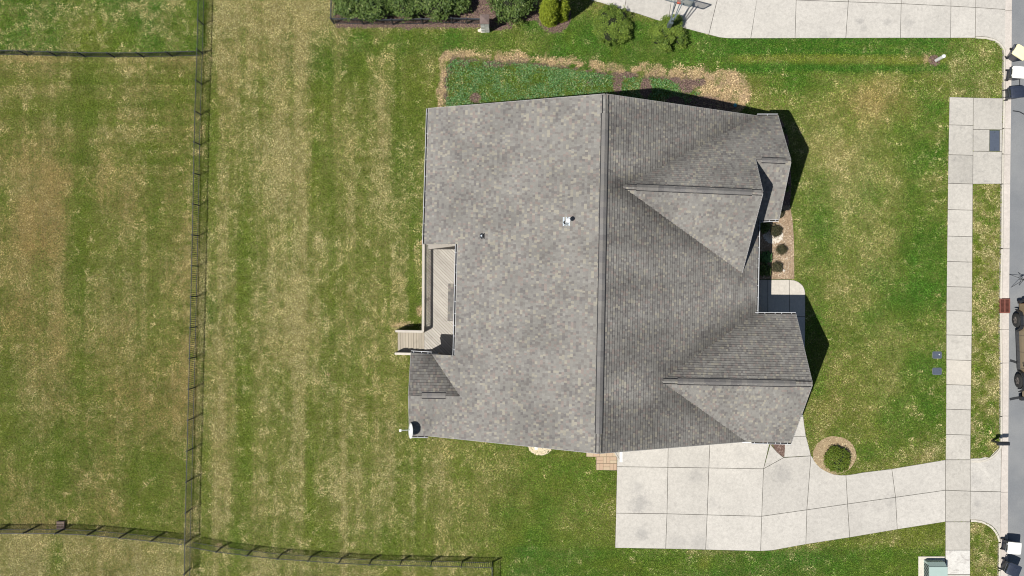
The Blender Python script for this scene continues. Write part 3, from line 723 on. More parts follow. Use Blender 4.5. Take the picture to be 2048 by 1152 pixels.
for i, (x, y, r, hh, lb) in enumerate(hd):
    ls = lob(0, .05, hh*.75, r, hh, 7, .62, seed=i+3)
    shrub('evergreen_shrub', x, y, ls, 11000, .085, M['hedge'], lb, 'shrub', 'evergreen shrubs of the hedge along the top edge', .12, seed=i, per=28)
for i, (x, y) in enumerate([(735, -52), (790, -56), (860, -54)]):
    ls = lob(0, 0, 1.0, 1.25, 1.3, 6, .6, seed=i+33)
    shrub('evergreen_shrub', x, y, ls, 4000, .10, M['hedge'], ['evergreen of the back row of the hedge, at its left end', 'evergreen in the middle of the back row of the hedge', 'evergreen of the back row of the hedge, at its right end'][i], 'shrub', 'evergreen shrubs of the hedge along the top edge', .12, seed=i+20)
ls = lob(0, 0, .9, 1.15, 1.1, 7, .55, seed=40)
shrub('evergreen_shrub', 1020, 14, ls, 10000, .08, M['hedge'], 'rounded dark evergreen bush standing right of the stone pillar', 'shrub', None, .11, seed=30, per=26)
def arbor(px, py, r, h, lb, n, seed):
    ls = []; 
    for k in range(9):
        t = k/8; z = .1+t*(h-.25); rr = r*(1-.15*(1-t)*(1-t))*(math.cos(t*math.pi/2)**.6 + .06)
        ls.append((0, 0, z, max(.10, rr), max(.10, rr), h/9))
    o = empty('arborvitae', G(px, py)); tag(o, lb, 'shrub', 'golden arborvitae by the upper drive')
    foliage('foliage', ls, n, .045, M['arbor'], o, .05, shell=(.88, 1.04), per=16, seed=seed, up=.5, flat=.1)
    core(ls, o, simple('arborvitae_inner', (.05, .07, .01), .95, .3, 12), .86)
    MB().cyl((0, 0, -.05), (0, 0, h*.6), .06, .03, 8).build('trunk', M['bark'], o)
arbor(1098, 36, .60, 4.6, 'large golden-green conical arborvitae at the top edge', 24000, 1)
arbor(1124, 34, .34, 4.0, 'slim golden-green arborvitae right of the larger one', 10000, 2)
ls = lob(0, 0, .50, 1.05, .6, 9, .64, seed=51, rr=(.34, .54))
shrub('juniper_bush', 1224, 55, ls, 20000, .045, M['junip'], 'rounded juniper bush between the arborvitae and the basketball hoop', 'shrub', None, .085, seed=51, per=110, shell=(.80, 1.15))
q = random.Random(4); ls = [(0, 0, .5, .6, .6, .55)]
for k in range(9):
    a = [.9, .5, -.1, -.5, 1.5, 2.2, -2.4, -1.6, 3.1][k]; d = [1.05, .7, .95, 1.15, .75, .7, .75, .85, .6][k]
    ls.append((math.cos(a)*d*.9-.05, math.sin(a)*d*.85-.05, .45+.15*q.random(), .34, .34, .4))
shrub('juniper_bush', 1330, 70, ls, 20000, .045, M['junip'], 'spiky spreading juniper bush at the foot of the basketball hoop', 'shrub', None, .085, seed=52, per=110, shell=(.80, 1.15))
ls = lob(0, 0, .30, .88, .40, 10, .38, seed=60, rr=(.48, .60))
shrub('ring_bush', 1671, 917.5, ls, 19000, .035, M['ringb'], 'low round green bush inside the circular bed by the drive', 'shrub', None, .05, seed=60, per=20, trunk=False)
for i, (x, y, r, mt, lb) in enumerate([(1557, 427, .27, 'boxb', 'small dark shrub tucked at the roof corner, farthest up the front bed'), (1549, 463, .33, 'boxb', 'largest small dark shrub, half in shade above the white stones'),
        (1560.5, 500, .27, 'boxb', 'small dark shrub in the middle of the sunny front bed'), (1551, 534, .29, 'boxb', 'small dark shrub nearest the entry walk'),
        (1529.5, 515, .30, 'gcov', 'leafy bright green plant in the shade of the front bed'), (1525, 541, .36, 'hedge', 'dark round shrub in deep shade beside the entry walk'), (1524, 454, .3, 'hedge', 'dark shrub in the shaded corner of the front bed')]):
    r *= 1.18; ls = lob(0, 0, r*.75, r, r*.85, 5, .35, seed=70+i)
    shrub('bed_shrub', x, y, ls, 2600, .028 if mt == 'boxb' else .05, M[mt], lb, 'shrub', 'small shrubs in the front bed', .04, seed=70+i, per=14, trunk=False)
# long shaded foundation shrubs under the front gable, left mostly in shadow
for i, (x, y) in enumerate([(1566, 262), (1571, 300), (1572, 338), (1569, 376)]):
    ls = lob(0, 0, .2, .28, .22, 4, .35, seed=90+i)
    shrub('foundation_shrub', x, y, ls, 900, .035, M['hedge'], ['low shrub under the front gable, highest in the picture', 'second low shrub from the top under the front gable', 'third low shrub from the top under the front gable', 'low shrub under the front gable, nearest the front bed'][i], 'shrub', 'low shrubs under the front gable', .04, seed=90+i, trunk=False)

# ground cover and grass relief as real blades
def scatter(name, mask_fn, n, size, mt, z=.05, seed=1, x0=870, x1=1500, y0=100, y1=250, tilt=.5):
    r = np.random.default_rng(seed); x = r.uniform(x0, x1, n); y = r.uniform(y0, y1, n)
    k = mask_fn(x, y, r); x = x[k]; y = y[k]; n = len(x)
    c = np.stack([(x-CX)/S, (CY-y)/S, r.uniform(.02, z, n)], 1)
    nrm = r.normal(size=(n, 3))*tilt+np.array([0, 0, 1]); nrm /= np.linalg.norm(nrm, axis=1)[:, None]
    t = r.normal(size=(n, 3)); t -= nrm*(t*nrm).sum(1)[:, None]; t /= np.linalg.norm(t, axis=1)[:, None]; b = np.cross(nrm, t)
    s = size*r.uniform(.5, 1.4, n)[:, None]
    V = np.stack([c-t*s, c+b*s*.45, c+t*s, c-b*s*.45], 1).reshape(-1, 3)
    me = np_mesh(name, V, np.arange(n*4).reshape(n, 4))
    col = np.stack([r.random(n), r.random(n), np.zeros(n), np.ones(n)], -1)
    at = me.attributes.new('tint', 'FLOAT_COLOR', 'CORNER'); at.data.foreach_set('color', np.repeat(col, 4, axis=0).astype(np.float32).ravel())
    return link(name, me, mt)
_soil_blobs = [(1235, 168, 12, 30), (1291, 178, 15, 26), (1350, 205, 24, 14), (1372, 172, 20, 18), (1430, 205, 60, 26), (950, 196, 14, 14)]
def gmask(x, y, r):
    k = inpoly_np(x, y, [(893, 230), (893, 134), (908, 120), (1060, 128), (1225, 152), (1330, 158), (1365, 172), (1400, 186), (1412, 215), (1200, 240)])
    for cx, cy, rx, ry in _soil_blobs: k &= (((x-cx)/rx)**2+((y-cy)/ry)**2) > r.uniform(.5, 1.1, len(x))
    nn = vnoise(x/30, y/30, 55, 3); k &= r.random(len(x)) < np.clip((nn-.25)*3, .15, 1)
    return k
tag(scatter('ground_cover', gmask, 46000, .055, M['gcov'], .14, 3), 'dark green ground cover plants filling the bed behind the straw border', 'ground cover', kind='stuff')

# short turf as real blades, coloured by the same dry and lush patches as the lawn
def turf(n, seed=21):
    r = np.random.default_rng(seed); x = r.uniform(-40, 2010, n); y = r.uniform(-30, 1182, n)
    wx = (x-CX)/S; wy = (CY-y)/S
    keep = np.ones(n, bool)
    for pl_ in dw+up+ew+sw+sw2+pw+[apron_lo, apron_up, ap1, ap2, ap3, ap4,
        [(1890.7, 919.4), (1940.5, 919.4), (1940, 1043.3), (1890.7, 1043.3)], [(1172, 896), (1234, 896), (1234, 941), (1192, 940), (1192, 914), (1172, 913)],
        [(1979, 259), (1999.2, 259), (1999, 303), (1978.6, 303)], [(1500, 236), (1559, 234), (1568, 250), (1576, 275), (1581, 310), (1582, 370), (1580, 411), (1585, 441), (1587.6, 477), (1588.3, 558.4), (1500, 558.4)],
        [(1838, 1112), (1892, 1112), (1892, 1162), (1838, 1162)], [(880, 250), (1020, 250), (1560, 250), (1580, 620), (1580, 850), (1170, 850), (880, 840)], [(856, 490), (950, 490), (950, 705), (856, 705)],
        [(1541, 880), (1571, 880), (1568, 914), (1554, 904)]]: keep &= ~inpoly_np(x, y, pl_)
    keep &= ((x-1669)/43)**2+((y-911)/38)**2 > 1
    keep &= ~((abs(x-1874) < 10) & ((abs(y-710) < 8) | (abs(y-742.5) < 8)))
    keep &= x < np.interp(y, [a for a, b in curb_x], [b for a, b in curb_x])-.3
    x, y, wx, wy = x[keep], y[keep], wx[keep], wy[keep]; n = len(x)
    i = np.clip(((wx+62)/stp).astype(int), 0, nx_-1); xx = wx
    # the grid is stretched near the kerb
    i = np.where(x > 1950, np.clip(np.searchsorted(PX[:, 200], x), 0, nx_-1), i); j = np.clip(((wy+40)/stp).astype(int), 0, ny_-1)
    D, L_, B_, So, St, Co, Ov = dry[i, j], lush[i, j], brown[i, j], soil[i, j], straw[i, j], coarse[i, j], old[i, j]
    k = (r.random(n) > np.clip(So*1.6-.2, 0, .93)) & (r.random(n) > np.clip(St*.5, 0, .35))
    x, y, wx, wy, D, L_, B_, So, St, Co, Ov = [q[k] for q in (x, y, wx, wy, D, L_, B_, So, St, Co, Ov)]; n = len(x)
    c1 = vnoise(wx*1.9, wy*1.9, 61, 3)-.5; c2 = vnoise(wx*4.5, wy*4.5, 62, 2)-.5; c3 = vnoise(wx*.8+7, wy*.8, 63, 3)-.5
    c4 = (vnoise(wx*2.6+3, wy*.13, 66, 3)-.5)*(np.clip(Ov, 0, .8)+.1); c5 = (vnoise(wx*.12+3, wy*2.6, 67, 3)-.5)*(x < 395)*(y < 420)
    pr = np.clip(D*1.0+.0 + c4*1.2 + c5*.9 + c1*(.62+1.5*Co) + c2*(.45+1.3*Co) + (r.random(n)-.5)*.62, 0, 1)
    m = ss(.15, .88, pr)[:, None]; Lc = np.clip(L_+c3*.9+c2*.5, 0, 1)[:, None]; Bc = np.clip(B_+c3*.8, 0, 1)[:, None]
    g = np.array([.176, .222, .026])*(1-Lc)+np.array([.072, .172, .016])*Lc
    stw = np.array([.425, .385, .180])*(1-Bc)+np.array([.350, .262, .095])*Bc
    g = g*(1-Ov[:, None]*.75)+np.array([.132, .162, .028])*Ov[:, None]*.75
    c = g*(1-m)+stw*m
    c = c*(1-.16*np.clip(B_*1.3, 0, 1)*(x < 400))[:, None]
    sm_ = np.clip((St*1.3+c1+c2*.6-.25)*2.2, 0, 1)[:, None]; c = c*(1-sm_)+np.array([.56, .43, .24])*sm_
    c = c*r.uniform(.5, 1.5, n)[:, None]*np.clip(1+c1*.7+c3*.5+c2*.3, .5, 1.5)[:, None]
    nrm = r.normal(size=(n, 3))*np.array([.55, .55, .25])+np.array([0, 0, .85]); nrm /= np.linalg.norm(nrm, axis=1)[:, None]
    t = r.normal(size=(n, 3)); t -= nrm*(t*nrm).sum(1)[:, None]; t /= np.linalg.norm(t, axis=1)[:, None]; b = np.cross(nrm, t)
    s_ = r.uniform(.024, .060, n)[:, None]; ct = np.stack([wx, wy, r.uniform(.012, .045, n)], 1)
    V = np.stack([ct-t*s_, ct+b*s_*.34, ct+t*s_, ct-b*s_*.34], 1).reshape(-1, 3)
    me = np_mesh('turf', V, np.arange(n*4).reshape(n, 4))
    col = np.concatenate([c, np.ones((n, 1))], 1).astype(np.float32)
    at = me.attributes.new('tint', 'FLOAT_COLOR', 'CORNER'); at.data.foreach_set('color', np.repeat(col, 4, axis=0).ravel())
    o = link('turf', me, M['blade']); tag(o, 'short green and straw coloured lawn grass all round the house', 'grass', kind='stuff')
M['blade'] = make_blade_mat()
turf(950000)

# ------------------------------------------------------------ beds and stones
def bed_sheet(name, pts, mt, z, label=None):
    o = sheet(name, GP(pts), z, mt); o['kind'] = 'structure'; return o
bed_sheet('front_bed', [(1500, 236), (1559, 234), (1568, 250), (1576, 275), (1581, 310), (1582, 370), (1580, 411), (1585, 441), (1587.6, 477), (1588.3, 558.4), (1500, 558.4)], M['mulch'], .02)
bed_sheet('gable_bed', [(1545, 238), (1559.5, 236), (1568.5, 252), (1576, 277), (1580.4, 312), (1581.5, 370), (1580, 411), (1545, 411)], M['mulchd'], .026)
bed_sheet('corner_bed', [(1541, 880), (1571, 880), (1568.2, 914.6), (1562, 911), (1554, 904), (1546, 895), (1540.5, 888)], M['mulchd'], .016)
ring = []
for k in range(40):
    a = 2*math.pi*k/40; rx, ry = 43.5, 38.5
    x = 1669+rx*math.cos(a)+R.uniform(-1, 1)*.8; y = 911+ry*math.sin(a)*(1 if math.sin(a) < 0 else .97)+R.uniform(-1, 1)*.8
    ring.append((x, y))
bed_sheet('ring_bed', ring, M['ring'], .022)
def stones(name, n, cx, cy, rx, ry, size, mt, label, cat, seed=0, z=.025, fn=None):
    r = random.Random(seed); mb = MB()
    base = [(1,0,0),(-1,0,0),(0,1,0),(0,-1,0),(0,0,1),(0,0,-1)]; F = [(0,2,4),(2,1,4),(1,3,4),(3,0,4),(2,0,5),(1,2,5),(3,1,5),(0,3,5)]
    k = 0
    while k < n:
        a = r.uniform(0, 6.283); q_ = math.sqrt(r.random()); x = cx+rx*q_*math.cos(a); y = cy+ry*q_*math.sin(a)
        if fn and not fn(x, y): k += 1; continue
        p = G(x, y); s = size*r.uniform(.5, 1.3); rz = r.uniform(0, 3)
        M_ = Matrix.Translation((p.x, p.y, z+s*.25)) @ Matrix.Rotation(rz, 4, 'Z') @ Matrix.Diagonal((s, s*r.uniform(.6, 1), s*.6, 1))
        mb.add([M_ @ Vector(b_) for b_ in base], F); k += 1
    o = mb.build(name, mt); tag(o, label, cat, kind='stuff'); return o
stones('white_gravel', 900, 1546, 472, 20, 15, .038, M['stone'], 'white gravel spilling over the mulch of the front bed', 'gravel', 1, .03)
stones('pale_gravel', 1500, 1081, 890, 25, 20, .042, simple('cream_gravel', (.72, .62, .45), .8, .3, 25), 'cream gravel patch against the lower house wall', 'gravel', 2, .02)
stones('pillar_stones', 260, 966, 61, 10, 4, .045, M['stone'], 'white stones lying at the foot of the stone pillar', 'gravel', 3, .03)
stones('gravel_specks', 420, 1565, 500, 20, 56, .018, M['stone'], 'pale specks of stone scattered over the front bed', 'gravel', 5, .025)
o = MB(); p = G(1567, 541); o.lathe([(0, 0), (.07, 0), (.08, .04), (.04, .08), (0, .09)], 8, Matrix.Translation((p.x, p.y, .02)))
tag(o.build('pale_rock', M['stone']), 'single pale rock lying on the mulch near the entry walk', 'rock')
tag(MB().lathe([(0, .0), (.10, .0), (.11, .03), (0, .05)], 14, Matrix.Translation(G(1470, 211)+Vector((0, 0, .02)))).build('teal_cap', M['teal']), 'round teal plastic cap lying in the shade of the bed', 'plastic cap')

# ------------------------------------------------------------ HOUSE
house = empty('house', (0, 0, 0)); tag(house, 'large grey shingled house with several front gables seen from above', 'house')
UR, UE, UB, UA, UF, UW = .151, .068, .1418, .1225, .1135, .0865
def A(px, py, u): return G(px, py, u*H)
R1 = A(1211, 188, UR); R2 = A(1197, 907, UR)
# main west plane through R1, R2 and the north-west eave corner
def plane3(a, b, c):
    n = (b-a).cross(c-a).normalized(); n = n if n.z > 0 else -n
    return a.copy(), n
def on_plane(px, py, pl):
    """where the line of sight of a photo pixel meets a roof plane"""
    o = Vector((0, 0, H)); d = (G(px, py)-o); p, n = pl; t_ = (p-o).dot(n)/d.dot(n); return o+d*t_
NW = A(857, 217, UE)
PW = plane3(R1, R2, NW)
PE = plane3(R1, R2, A(1515, 500, UE))
W1 = NW; W2 = on_plane(849, 488, PW); W3 = on_plane(915, 488, PW); W4 = on_plane(910, 711, PW); W5 = on_plane(864, 708.5, PW)
Wv = on_plane(920, 792, PW); W6 = on_plane(856, 871.5, PW)
roof_polys = []
roof_polys.append(('w', PW, [R1, W1, W2, W3, W4, W5, Wv, W6, R2], .0))
# small south-west gable
SWz = Wv.z
sR = A(817, 790.5, SWz/H)
PN = plane3(Wv, sR, A(822, 706, .0715)); PS = plane3(Wv, sR, A(819, 870, .0715))
sN1 = on_plane(822, 706, PN); sN2 = on_plane(866, 708, PN); sS1 = on_plane(819, 870.5, PS); sS2 = on_plane(858, 871.5, PS)
roof_polys.append(('sn', PN, [Wv, sR, sN1, W5], 1.0))
roof_polys.append(('ssl', PS, [Wv, W6, sS1, sR], 0))
# gable A (lower right)
aV = on_plane(1322, 762, PE); aR = G(1625, 768, aV.z+.08)
aR.z = aV.z; aR = A(1625, 768, aV.z/H)
aN0 = on_plane(1507, 629, PE); aS0 = on_plane(1492, 883, PE)
PAN = plane3(aV, aR, aN0); PAS = plane3(aV, aR, aS0)
aN1 = on_plane(1592, 629.5, PAN); aS1 = on_plane(1583, 884.5, PAS)
roof_polys.append(('an', PAN, [aV, aN0, aN1, aR], 0)); roof_polys.append(('as', PAS, [aV, aR, aS1, aS0], 0))
# gable B (upper right, tall) and its lower forward gable F
bV = on_plane(1245, 373, PE); bR = A(1526, 385, bV.z/H)
bN0 = on_plane(1515, 232, PE); bS0 = on_plane(1484, 546, PE)
PBN = plane3(bV, bR, bN0); PBS = plane3(bV, bR, bS0)
fW = on_plane(1511, 319, PBN); fR = on_plane(1582, 322, PBN)
bN1 = on_plane(1556, 232, PBN)
fz = (fW.z+fR.z)/2; fW.z = fR.z = fz
PFS = plane3(fW, fR, A(1558, 437.5, UE))
f1 = on_plane(1558, 438, PFS); f2 = on_plane(1516, 440, PFS); 
roof_polys.append(('bn', PBN, [bV, bR, fW, fR, bN1, bN0], 0))
roof_polys.append(('bs', PBS, [bV, bS0, bR], 0))
# where forward gable's south slope meets the main plane under the tall gable's end
xg = (bR.x+bS0.x)/2
def zP(pl, x, y): p, n = pl; return p.z-((x-p.x)*n.x+(y-p.y)*n.y)/n.z
ec = on_plane(1516, 440, PE)
# find y on x=xg where planes agree
ya, yb = ec.y, ec.y+2.5
for _ in range(40):
    ym = (ya+yb)/2
    if zP(PFS, xg, ym) < zP(PE, xg, ym): ya = ym
    else: yb = ym
fm = Vector((xg, ya, zP(PE, xg, ya)))
roof_polys.append(('fs', PFS, [fW, fm, f2, f1, fR], 0))
e2 = on_plane(1512, 627, PE)
roof_polys.append(('e', PE, [R1, R2, aS0, aV, aN0, e2, ec, fm, bS0, bV, bN0], 1.0))

valleys = [(Wv, W5), (Wv, W6), (bV, bN0), (bV, bS0), (aV, aN0), (aV, aS0)]
def seg_d(p, a, b):
    ab = b-a; tt = max(0, min(1, (p-a).dot(ab)/ab.length_squared)); return (p-a-ab*tt).length
PAL = [((.226, .216, .195), 36), ((.206, .196, .180), 20), ((.188, .173, .158), 13), ((.290, .270, .222), 14), ((.238, .203, .182), 8), ((.168, .157, .148), 9), ((.250, .240, .218), 8)]
PALF = [c for c, k in PAL for _ in range(k)]
def clip(poly, a, b, c_):
    # keep a*x+b*y+c >= 0
    out = []; n = len(poly)
    for i in range(n):
        p = poly[i]; q = poly[(i+1) % n]; dp = a*p[0]+b*p[1]+c_; dq = a*q[0]+b*q[1]+c_
        if dp >= 0: out.append(p)
        if (dp >= 0) != (dq >= 0):
            t_ = dp/(dp-dq); out.append((p[0]+(q[0]-p[0])*t_, p[1]+(q[1]-p[1])*t_))
    return out
EXP = .159
CLT = np.random.default_rng(9).random((256, 256))
shv = []; shf = []; shc = []
def shingle_plane(poly, n, tone=1.0, seed=0, exp=EXP, out=None, wear_shade=True):
    V_, F_, C_ = out if out else (shv, shf, shc)
    r = random.Random(seed)
    hd_ = Vector((0, 0, 1)).cross(n).normalized(); up_ = n.cross(hd_).normalized()
    if up_.z < 0: up_ = -up_
    o = poly[0]; uv = [((p-o).dot(hd_), (p-o).dot(up_)) for p in poly]
    tris = []
    for t_ in tessellate_polygon([[Vector((a, b, 0)) for a, b in uv]]):
        T = [uv[i] for i in t_]
        if (T[1][0]-T[0][0])*(T[2][1]-T[0][1])-(T[1][1]-T[0][1])*(T[2][0]-T[0][0]) < 0: T = T[::-1]
        E = []
        for i in range(3):
            (x0, y0), (x1, y1) = T[i], T[(i+1) % 3]; E.append((-(y1-y0), (x1-x0), (y1-y0)*x0-(x1-x0)*y0))
        tris.append((T, E, min(p[0] for p in T), max(p[0] for p in T), min(p[1] for p in T), max(p[1] for p in T)))
    umin = min(a for a, b in uv); umax = max(a for a, b in uv); vmin = min(b for a, b in uv); vmax = max(b for a, b in uv)
    # slow colour drift so that light tabs come in runs
    j = 0; v0 = vmin
    while v0 < vmax:
        u = umin-r.random()*.3; v1 = v0+exp
        while u < umax:
            wd = r.choice((.09, .11, .12, .13, .14, .17)); u1 = u+wd; um = (u+u1)/2
            c = r.choice(PALF)
            if c[0] > .25 and CLT[int(um*1.4+seed*7) & 255, int(v0*6+seed*3) & 255] < .2: c = PAL[0][0]
            k = tone*r.uniform(.96, 1.04)
            lift = r.choice((.036, .039, .046))
            hit = False
            for T, E, a0, a1, b0, b1 in tris:
                if u1 < a0 or u > a1 or v1 < b0 or v0 > b1: continue
                q_ = [(u, v0), (u1, v0), (u1, v1), (u, v1)]
                for (a, b, c_) in E:
                    q_ = clip(q_, a, b, c_)
                    if len(q_) < 3: break
                if len(q_) < 3: continue
                if not hit and wear_shade:
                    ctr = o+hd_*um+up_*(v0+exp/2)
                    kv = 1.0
                    if valley_dirt_shade:
                        dmin = min(seg_d(ctr, a, b) for a, b in valleys); kv -= .26*math.exp(-(dmin/.8)**2)+(.34 if nm == 'e' else .14)*dirt_shade(ctr)+(.24 if nm == 'sn' else 0)  # valley grime plus shade painted into the east and small north slopes
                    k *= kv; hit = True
                base = len(V_)
                for (a, b) in q_:
                    l = lift*(1-(b-v0)/exp)+.003
                    V_.append(o+hd_*a+up_*b+n*l)
                F_.append(tuple(range(base, base+len(q_)))); C_.append((c[0]*k, c[1]*k, c[2]*k))
                # butt edge
                for i in range(len(q_)):
                    p0 = q_[i]; p1 = q_[(i+1) % len(q_)]
                    if abs(p0[1]-v0) < 1e-5 and abs(p1[1]-v0) < 1e-5 and abs(p0[0]-p1[0]) > 1e-3:
                        b2 = len(V_); V_.append(o+hd_*p0[0]+up_*p0[1]-n*.006); V_.append(o+hd_*p1[0]+up_*p1[1]-n*.006)
                        F_.append((b2, b2+1, base+(i+1) % len(q_), base+i)); C_.append((c[0]*k*.30, c[1]*k*.30, c[2]*k*.30))
            u = u1
        v0 = v1; j += 1
valley_dirt_shade = False
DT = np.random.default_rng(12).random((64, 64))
def dirt_shade(p):
    # soft streaks down the slopes: part grime, part shade painted into the tabs
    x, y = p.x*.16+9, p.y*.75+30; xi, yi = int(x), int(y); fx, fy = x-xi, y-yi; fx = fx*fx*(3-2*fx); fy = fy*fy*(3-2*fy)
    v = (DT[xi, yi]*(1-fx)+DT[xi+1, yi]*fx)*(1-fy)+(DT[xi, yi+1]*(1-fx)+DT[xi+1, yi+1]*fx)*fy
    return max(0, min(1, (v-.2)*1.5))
rf = MB()
for nm, pl, poly, d_ in roof_polys:
    valley_dirt_shade = nm in ('e', 'bn', 'an', 'sn')
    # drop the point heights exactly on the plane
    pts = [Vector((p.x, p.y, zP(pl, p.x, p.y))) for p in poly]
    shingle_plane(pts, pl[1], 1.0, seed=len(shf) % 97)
    n = len(rf.v); k = len(pts); off = pl[1]*.02
    rf.v += [p-off for p in pts] + [p-off-Vector((0, 0, .16)) for p in pts]; 
    for t_ in tessellate_polygon([[Vector((p.x, p.y, 0)) for p in pts]]):
        rf.f.append(tuple(n+i for i in t_)); rf.f.append(tuple(n+k+i for i in reversed(t_)))
    for i in range(k): rf.f.append((n+i, n+(i+1) % k, n+k+(i+1) % k, n+k+i))
roof = link('roof', mesh('roof', rf.v, rf.f), simple('roof_board', (.13, .125, .12), .9, .15, 4), house)
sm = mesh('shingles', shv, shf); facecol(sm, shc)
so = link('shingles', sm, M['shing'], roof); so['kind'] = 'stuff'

# ridge vents: raised caps bent over the ridge
def ridge_vent(a, b, nl, nr, wl, lift, t0, t1, name='ridge_vent', seed=0, wr=None, tone=1.0):
    wr = wr or wl
    r = random.Random(seed); d = (b-a); L = d.length; d.normalize(); mb = MB()
    def side(n):
        s_ = n.cross(d).normalized()
        return -s_ if s_.z > 0 else s_
    sl_, sr_ = side(nl), side(nr); z0 = t0*L; z1 = t1*L; s = z0; pcs = []
    while s < z1-.01:
        e = min(z1, s+.29); k = tone*r.uniform(.90, 1.06); c = r.choice([(.19, .182, .172), (.175, .166, .16), (.21, .198, .182)]); c = tuple(x*k for x in c)
        top = lambda q_, h_: a+d*q_+Vector((0, 0, h_))
        for (dirv, n, wd) in ((sl_, nl, wl), (sr_, nr, wr)):
            p = [top(s, lift+.008), top(e, lift), a+d*e+dirv*wd+n*(lift-.01), a+d*s+dirv*wd+n*(lift-.01)]
            q_ = [p[3]-n*(lift-.012), p[2]-n*(lift-.012)]
            mb.add(p, [(0, 1, 2, 3)] if (p[1]-p[0]).cross(p[3]-p[0]).z > 0 else [(3, 2, 1, 0)], c)
            mb.add([p[3], p[2], q_[1]-n*.0, q_[0]], [(0, 1, 2, 3)], (.012, .012, .013))
        s = e
    for q_ in (z0, z1):
        a0 = top(q_, lift); pl_ = a+d*q_+sl_*wl+nl*(lift-.01); pr_ = a+d*q_+sr_*wr+nr*(lift-.01)
        mb.add([a0, pl_, pl_-nl*lift, a+d*q_, pr_-nr*lift, pr_], [(0, 1, 2, 3), (0, 3, 4, 5)], (.06, .058, .055))
    # dark screened slot along the foot of the vent
    o = mb.build(name, M['shing'], house)
    mb = MB()
    for (dirv, n, wd) in ((sl_, nl, wl), (sr_, nr, wr)):
        A0 = a+d*z0+dirv*(wd+.016)+n*.052; B0 = a+d*z1+dirv*(wd+.016)+n*.052
        mb.bar(A0, B0, .040, .014, n)
    mb.build('vent_screen', M['ridged'], o)
    return o
# plain caps over the full ridge
ridge_vent(R1, R2, PW[1], PE[1], .13, .012, 0.002, .053, 'ridge_cap', 1)
ridge_vent(R1, R2, PW[1], PE[1], .13, .012, .947, .998, 'ridge_cap', 2)
ridge_vent(R1, R2, PW[1], PE[1], .17, .055, .053, .945, 'ridge_vent', 3, .17, .95)
ridge_vent(bV, bR, PBS[1], PBN[1], .13, .012, .0, .10, 'ridge_cap', 4)
ridge_vent(bV, bR, PBS[1], PBN[1], .17, .05, .10, .925, 'ridge_vent', 5)
ridge_vent(bV, bR, PBS[1], PBN[1], .13, .012, .925, .995, 'ridge_cap', 6)
ridge_vent(aV, aR, PAS[1], PAN[1], .13, .012, .0, .11, 'ridge_cap', 7)
ridge_vent(aV, aR, PAS[1], PAN[1], .17, .05, .11, .89, 'ridge_vent', 8)
ridge_vent(aV, aR, PAS[1], PAN[1], .13, .012, .89, .995, 'ridge_cap', 9)
ridge_vent(fW, fR, PFS[1], PBN[1], .14, .045, .18, .85, 'ridge_vent', 10)
ridge_vent(sR, Wv, PS[1], PN[1], .14, .045, .26, .72, 'ridge_vent', 11)

# walls
def lerp(a, b, t_): return a.lerp(b, t_)
ov = .30
wallfoot = [(-155.6, -334.6), (158.5, -328.8), (456, -321), (495.8, -320.6), (497, -128), (458, -127), (453, 47), (529, 49), (521, 287.5), (436, 285.5), (146.6, 280.5), (-152, 275), (-190, 273), (-188, 121), (-104, 123.6), (-100, -82), (-163, -82)]
foot = [Vector((a/S, -b/S, 0)) for a, b in wallfoot]
fi = inset(foot, ov)
if area2(foot) < 0: foot = foot[::-1]
wz = UE*H - .20
mb = MB(); n = len(fi)
for i in range(n):
    a, b = fi[i], fi[(i+1) % n]
    mb.add([Vector((a.x, a.y, -.1)), Vector((b.x, b.y, -.1)), Vector((b.x, b.y, wz)), Vector((a.x, a.y, wz))], [(0, 1, 2, 3)])
    # brick base course
wall = mb.build('wall', M['siding'], house)
# gable-end walls (triangles) below each rake
mb = MB()
def gable(p0, apex, p1, back):
    b = Vector(back)
    pts = [p0+b, apex+b, p1+b]; d_ = Vector((0, 0, .17))
    mb.add([Vector((pts[0].x, pts[0].y, wz-.02)), Vector((pts[2].x, pts[2].y, wz-.02)), pts[2]-d_, pts[1]-d_, pts[0]-d_], [(0, 1, 2, 3, 4)])
gable(aN1, aR, aS1, (-.32, 0, 0)); gable(f1, fR, bN1, (-.32, 0, 0))
gable(bS0, bR, fW, (-.25, 0, 0)); gable(W1, R1, bN0, (0, -.32, 0)); gable(W6, R2, aS0, (0, .32, 0)); gable(sN1, sR, sS1, (.32, 0, 0))
mb.add([W2+Vector((.2, -.3, -.17)), W3+Vector((.3, -.3, -.17)), Vector((W3.x+.3, W3.y+.3-.3, wz)), Vector((W2.x+.2, W2.y, wz))], [(0, 1, 2, 3)])
mb.build('gable_wall', M['siding'], house)
# recess wall top up to the raised eave
MB().box((-100/S+.3, -123.6/S+.2, wz-.1), (-100/S+.42, 82/S-.2, W3.z-.2)).build('recess_wall', M['siding'], house)
# rake boards
def rake(a, b, name='rake_board', wd=.045, hh=.2, off=0.0):
    mb = MB(); mb.bar(a-Vector((0, 0, .10)), b-Vector((0, 0, .10)), wd, hh); return mb.build(name, M['rakeb'], house)
M['rakeb'] = simple('rake_paint', (.33, .32, .31), .6, .1, 4)
for a, b in ((R1, W1), (R1, bN0), (R2, aS0), (R2, W6), (aR, aN1), (aR, aS1), (fR, f1), (fR, bN1), (sR, sN1), (sR, sS1), (bR, bS0), (bR, fW)): rake(a, b)

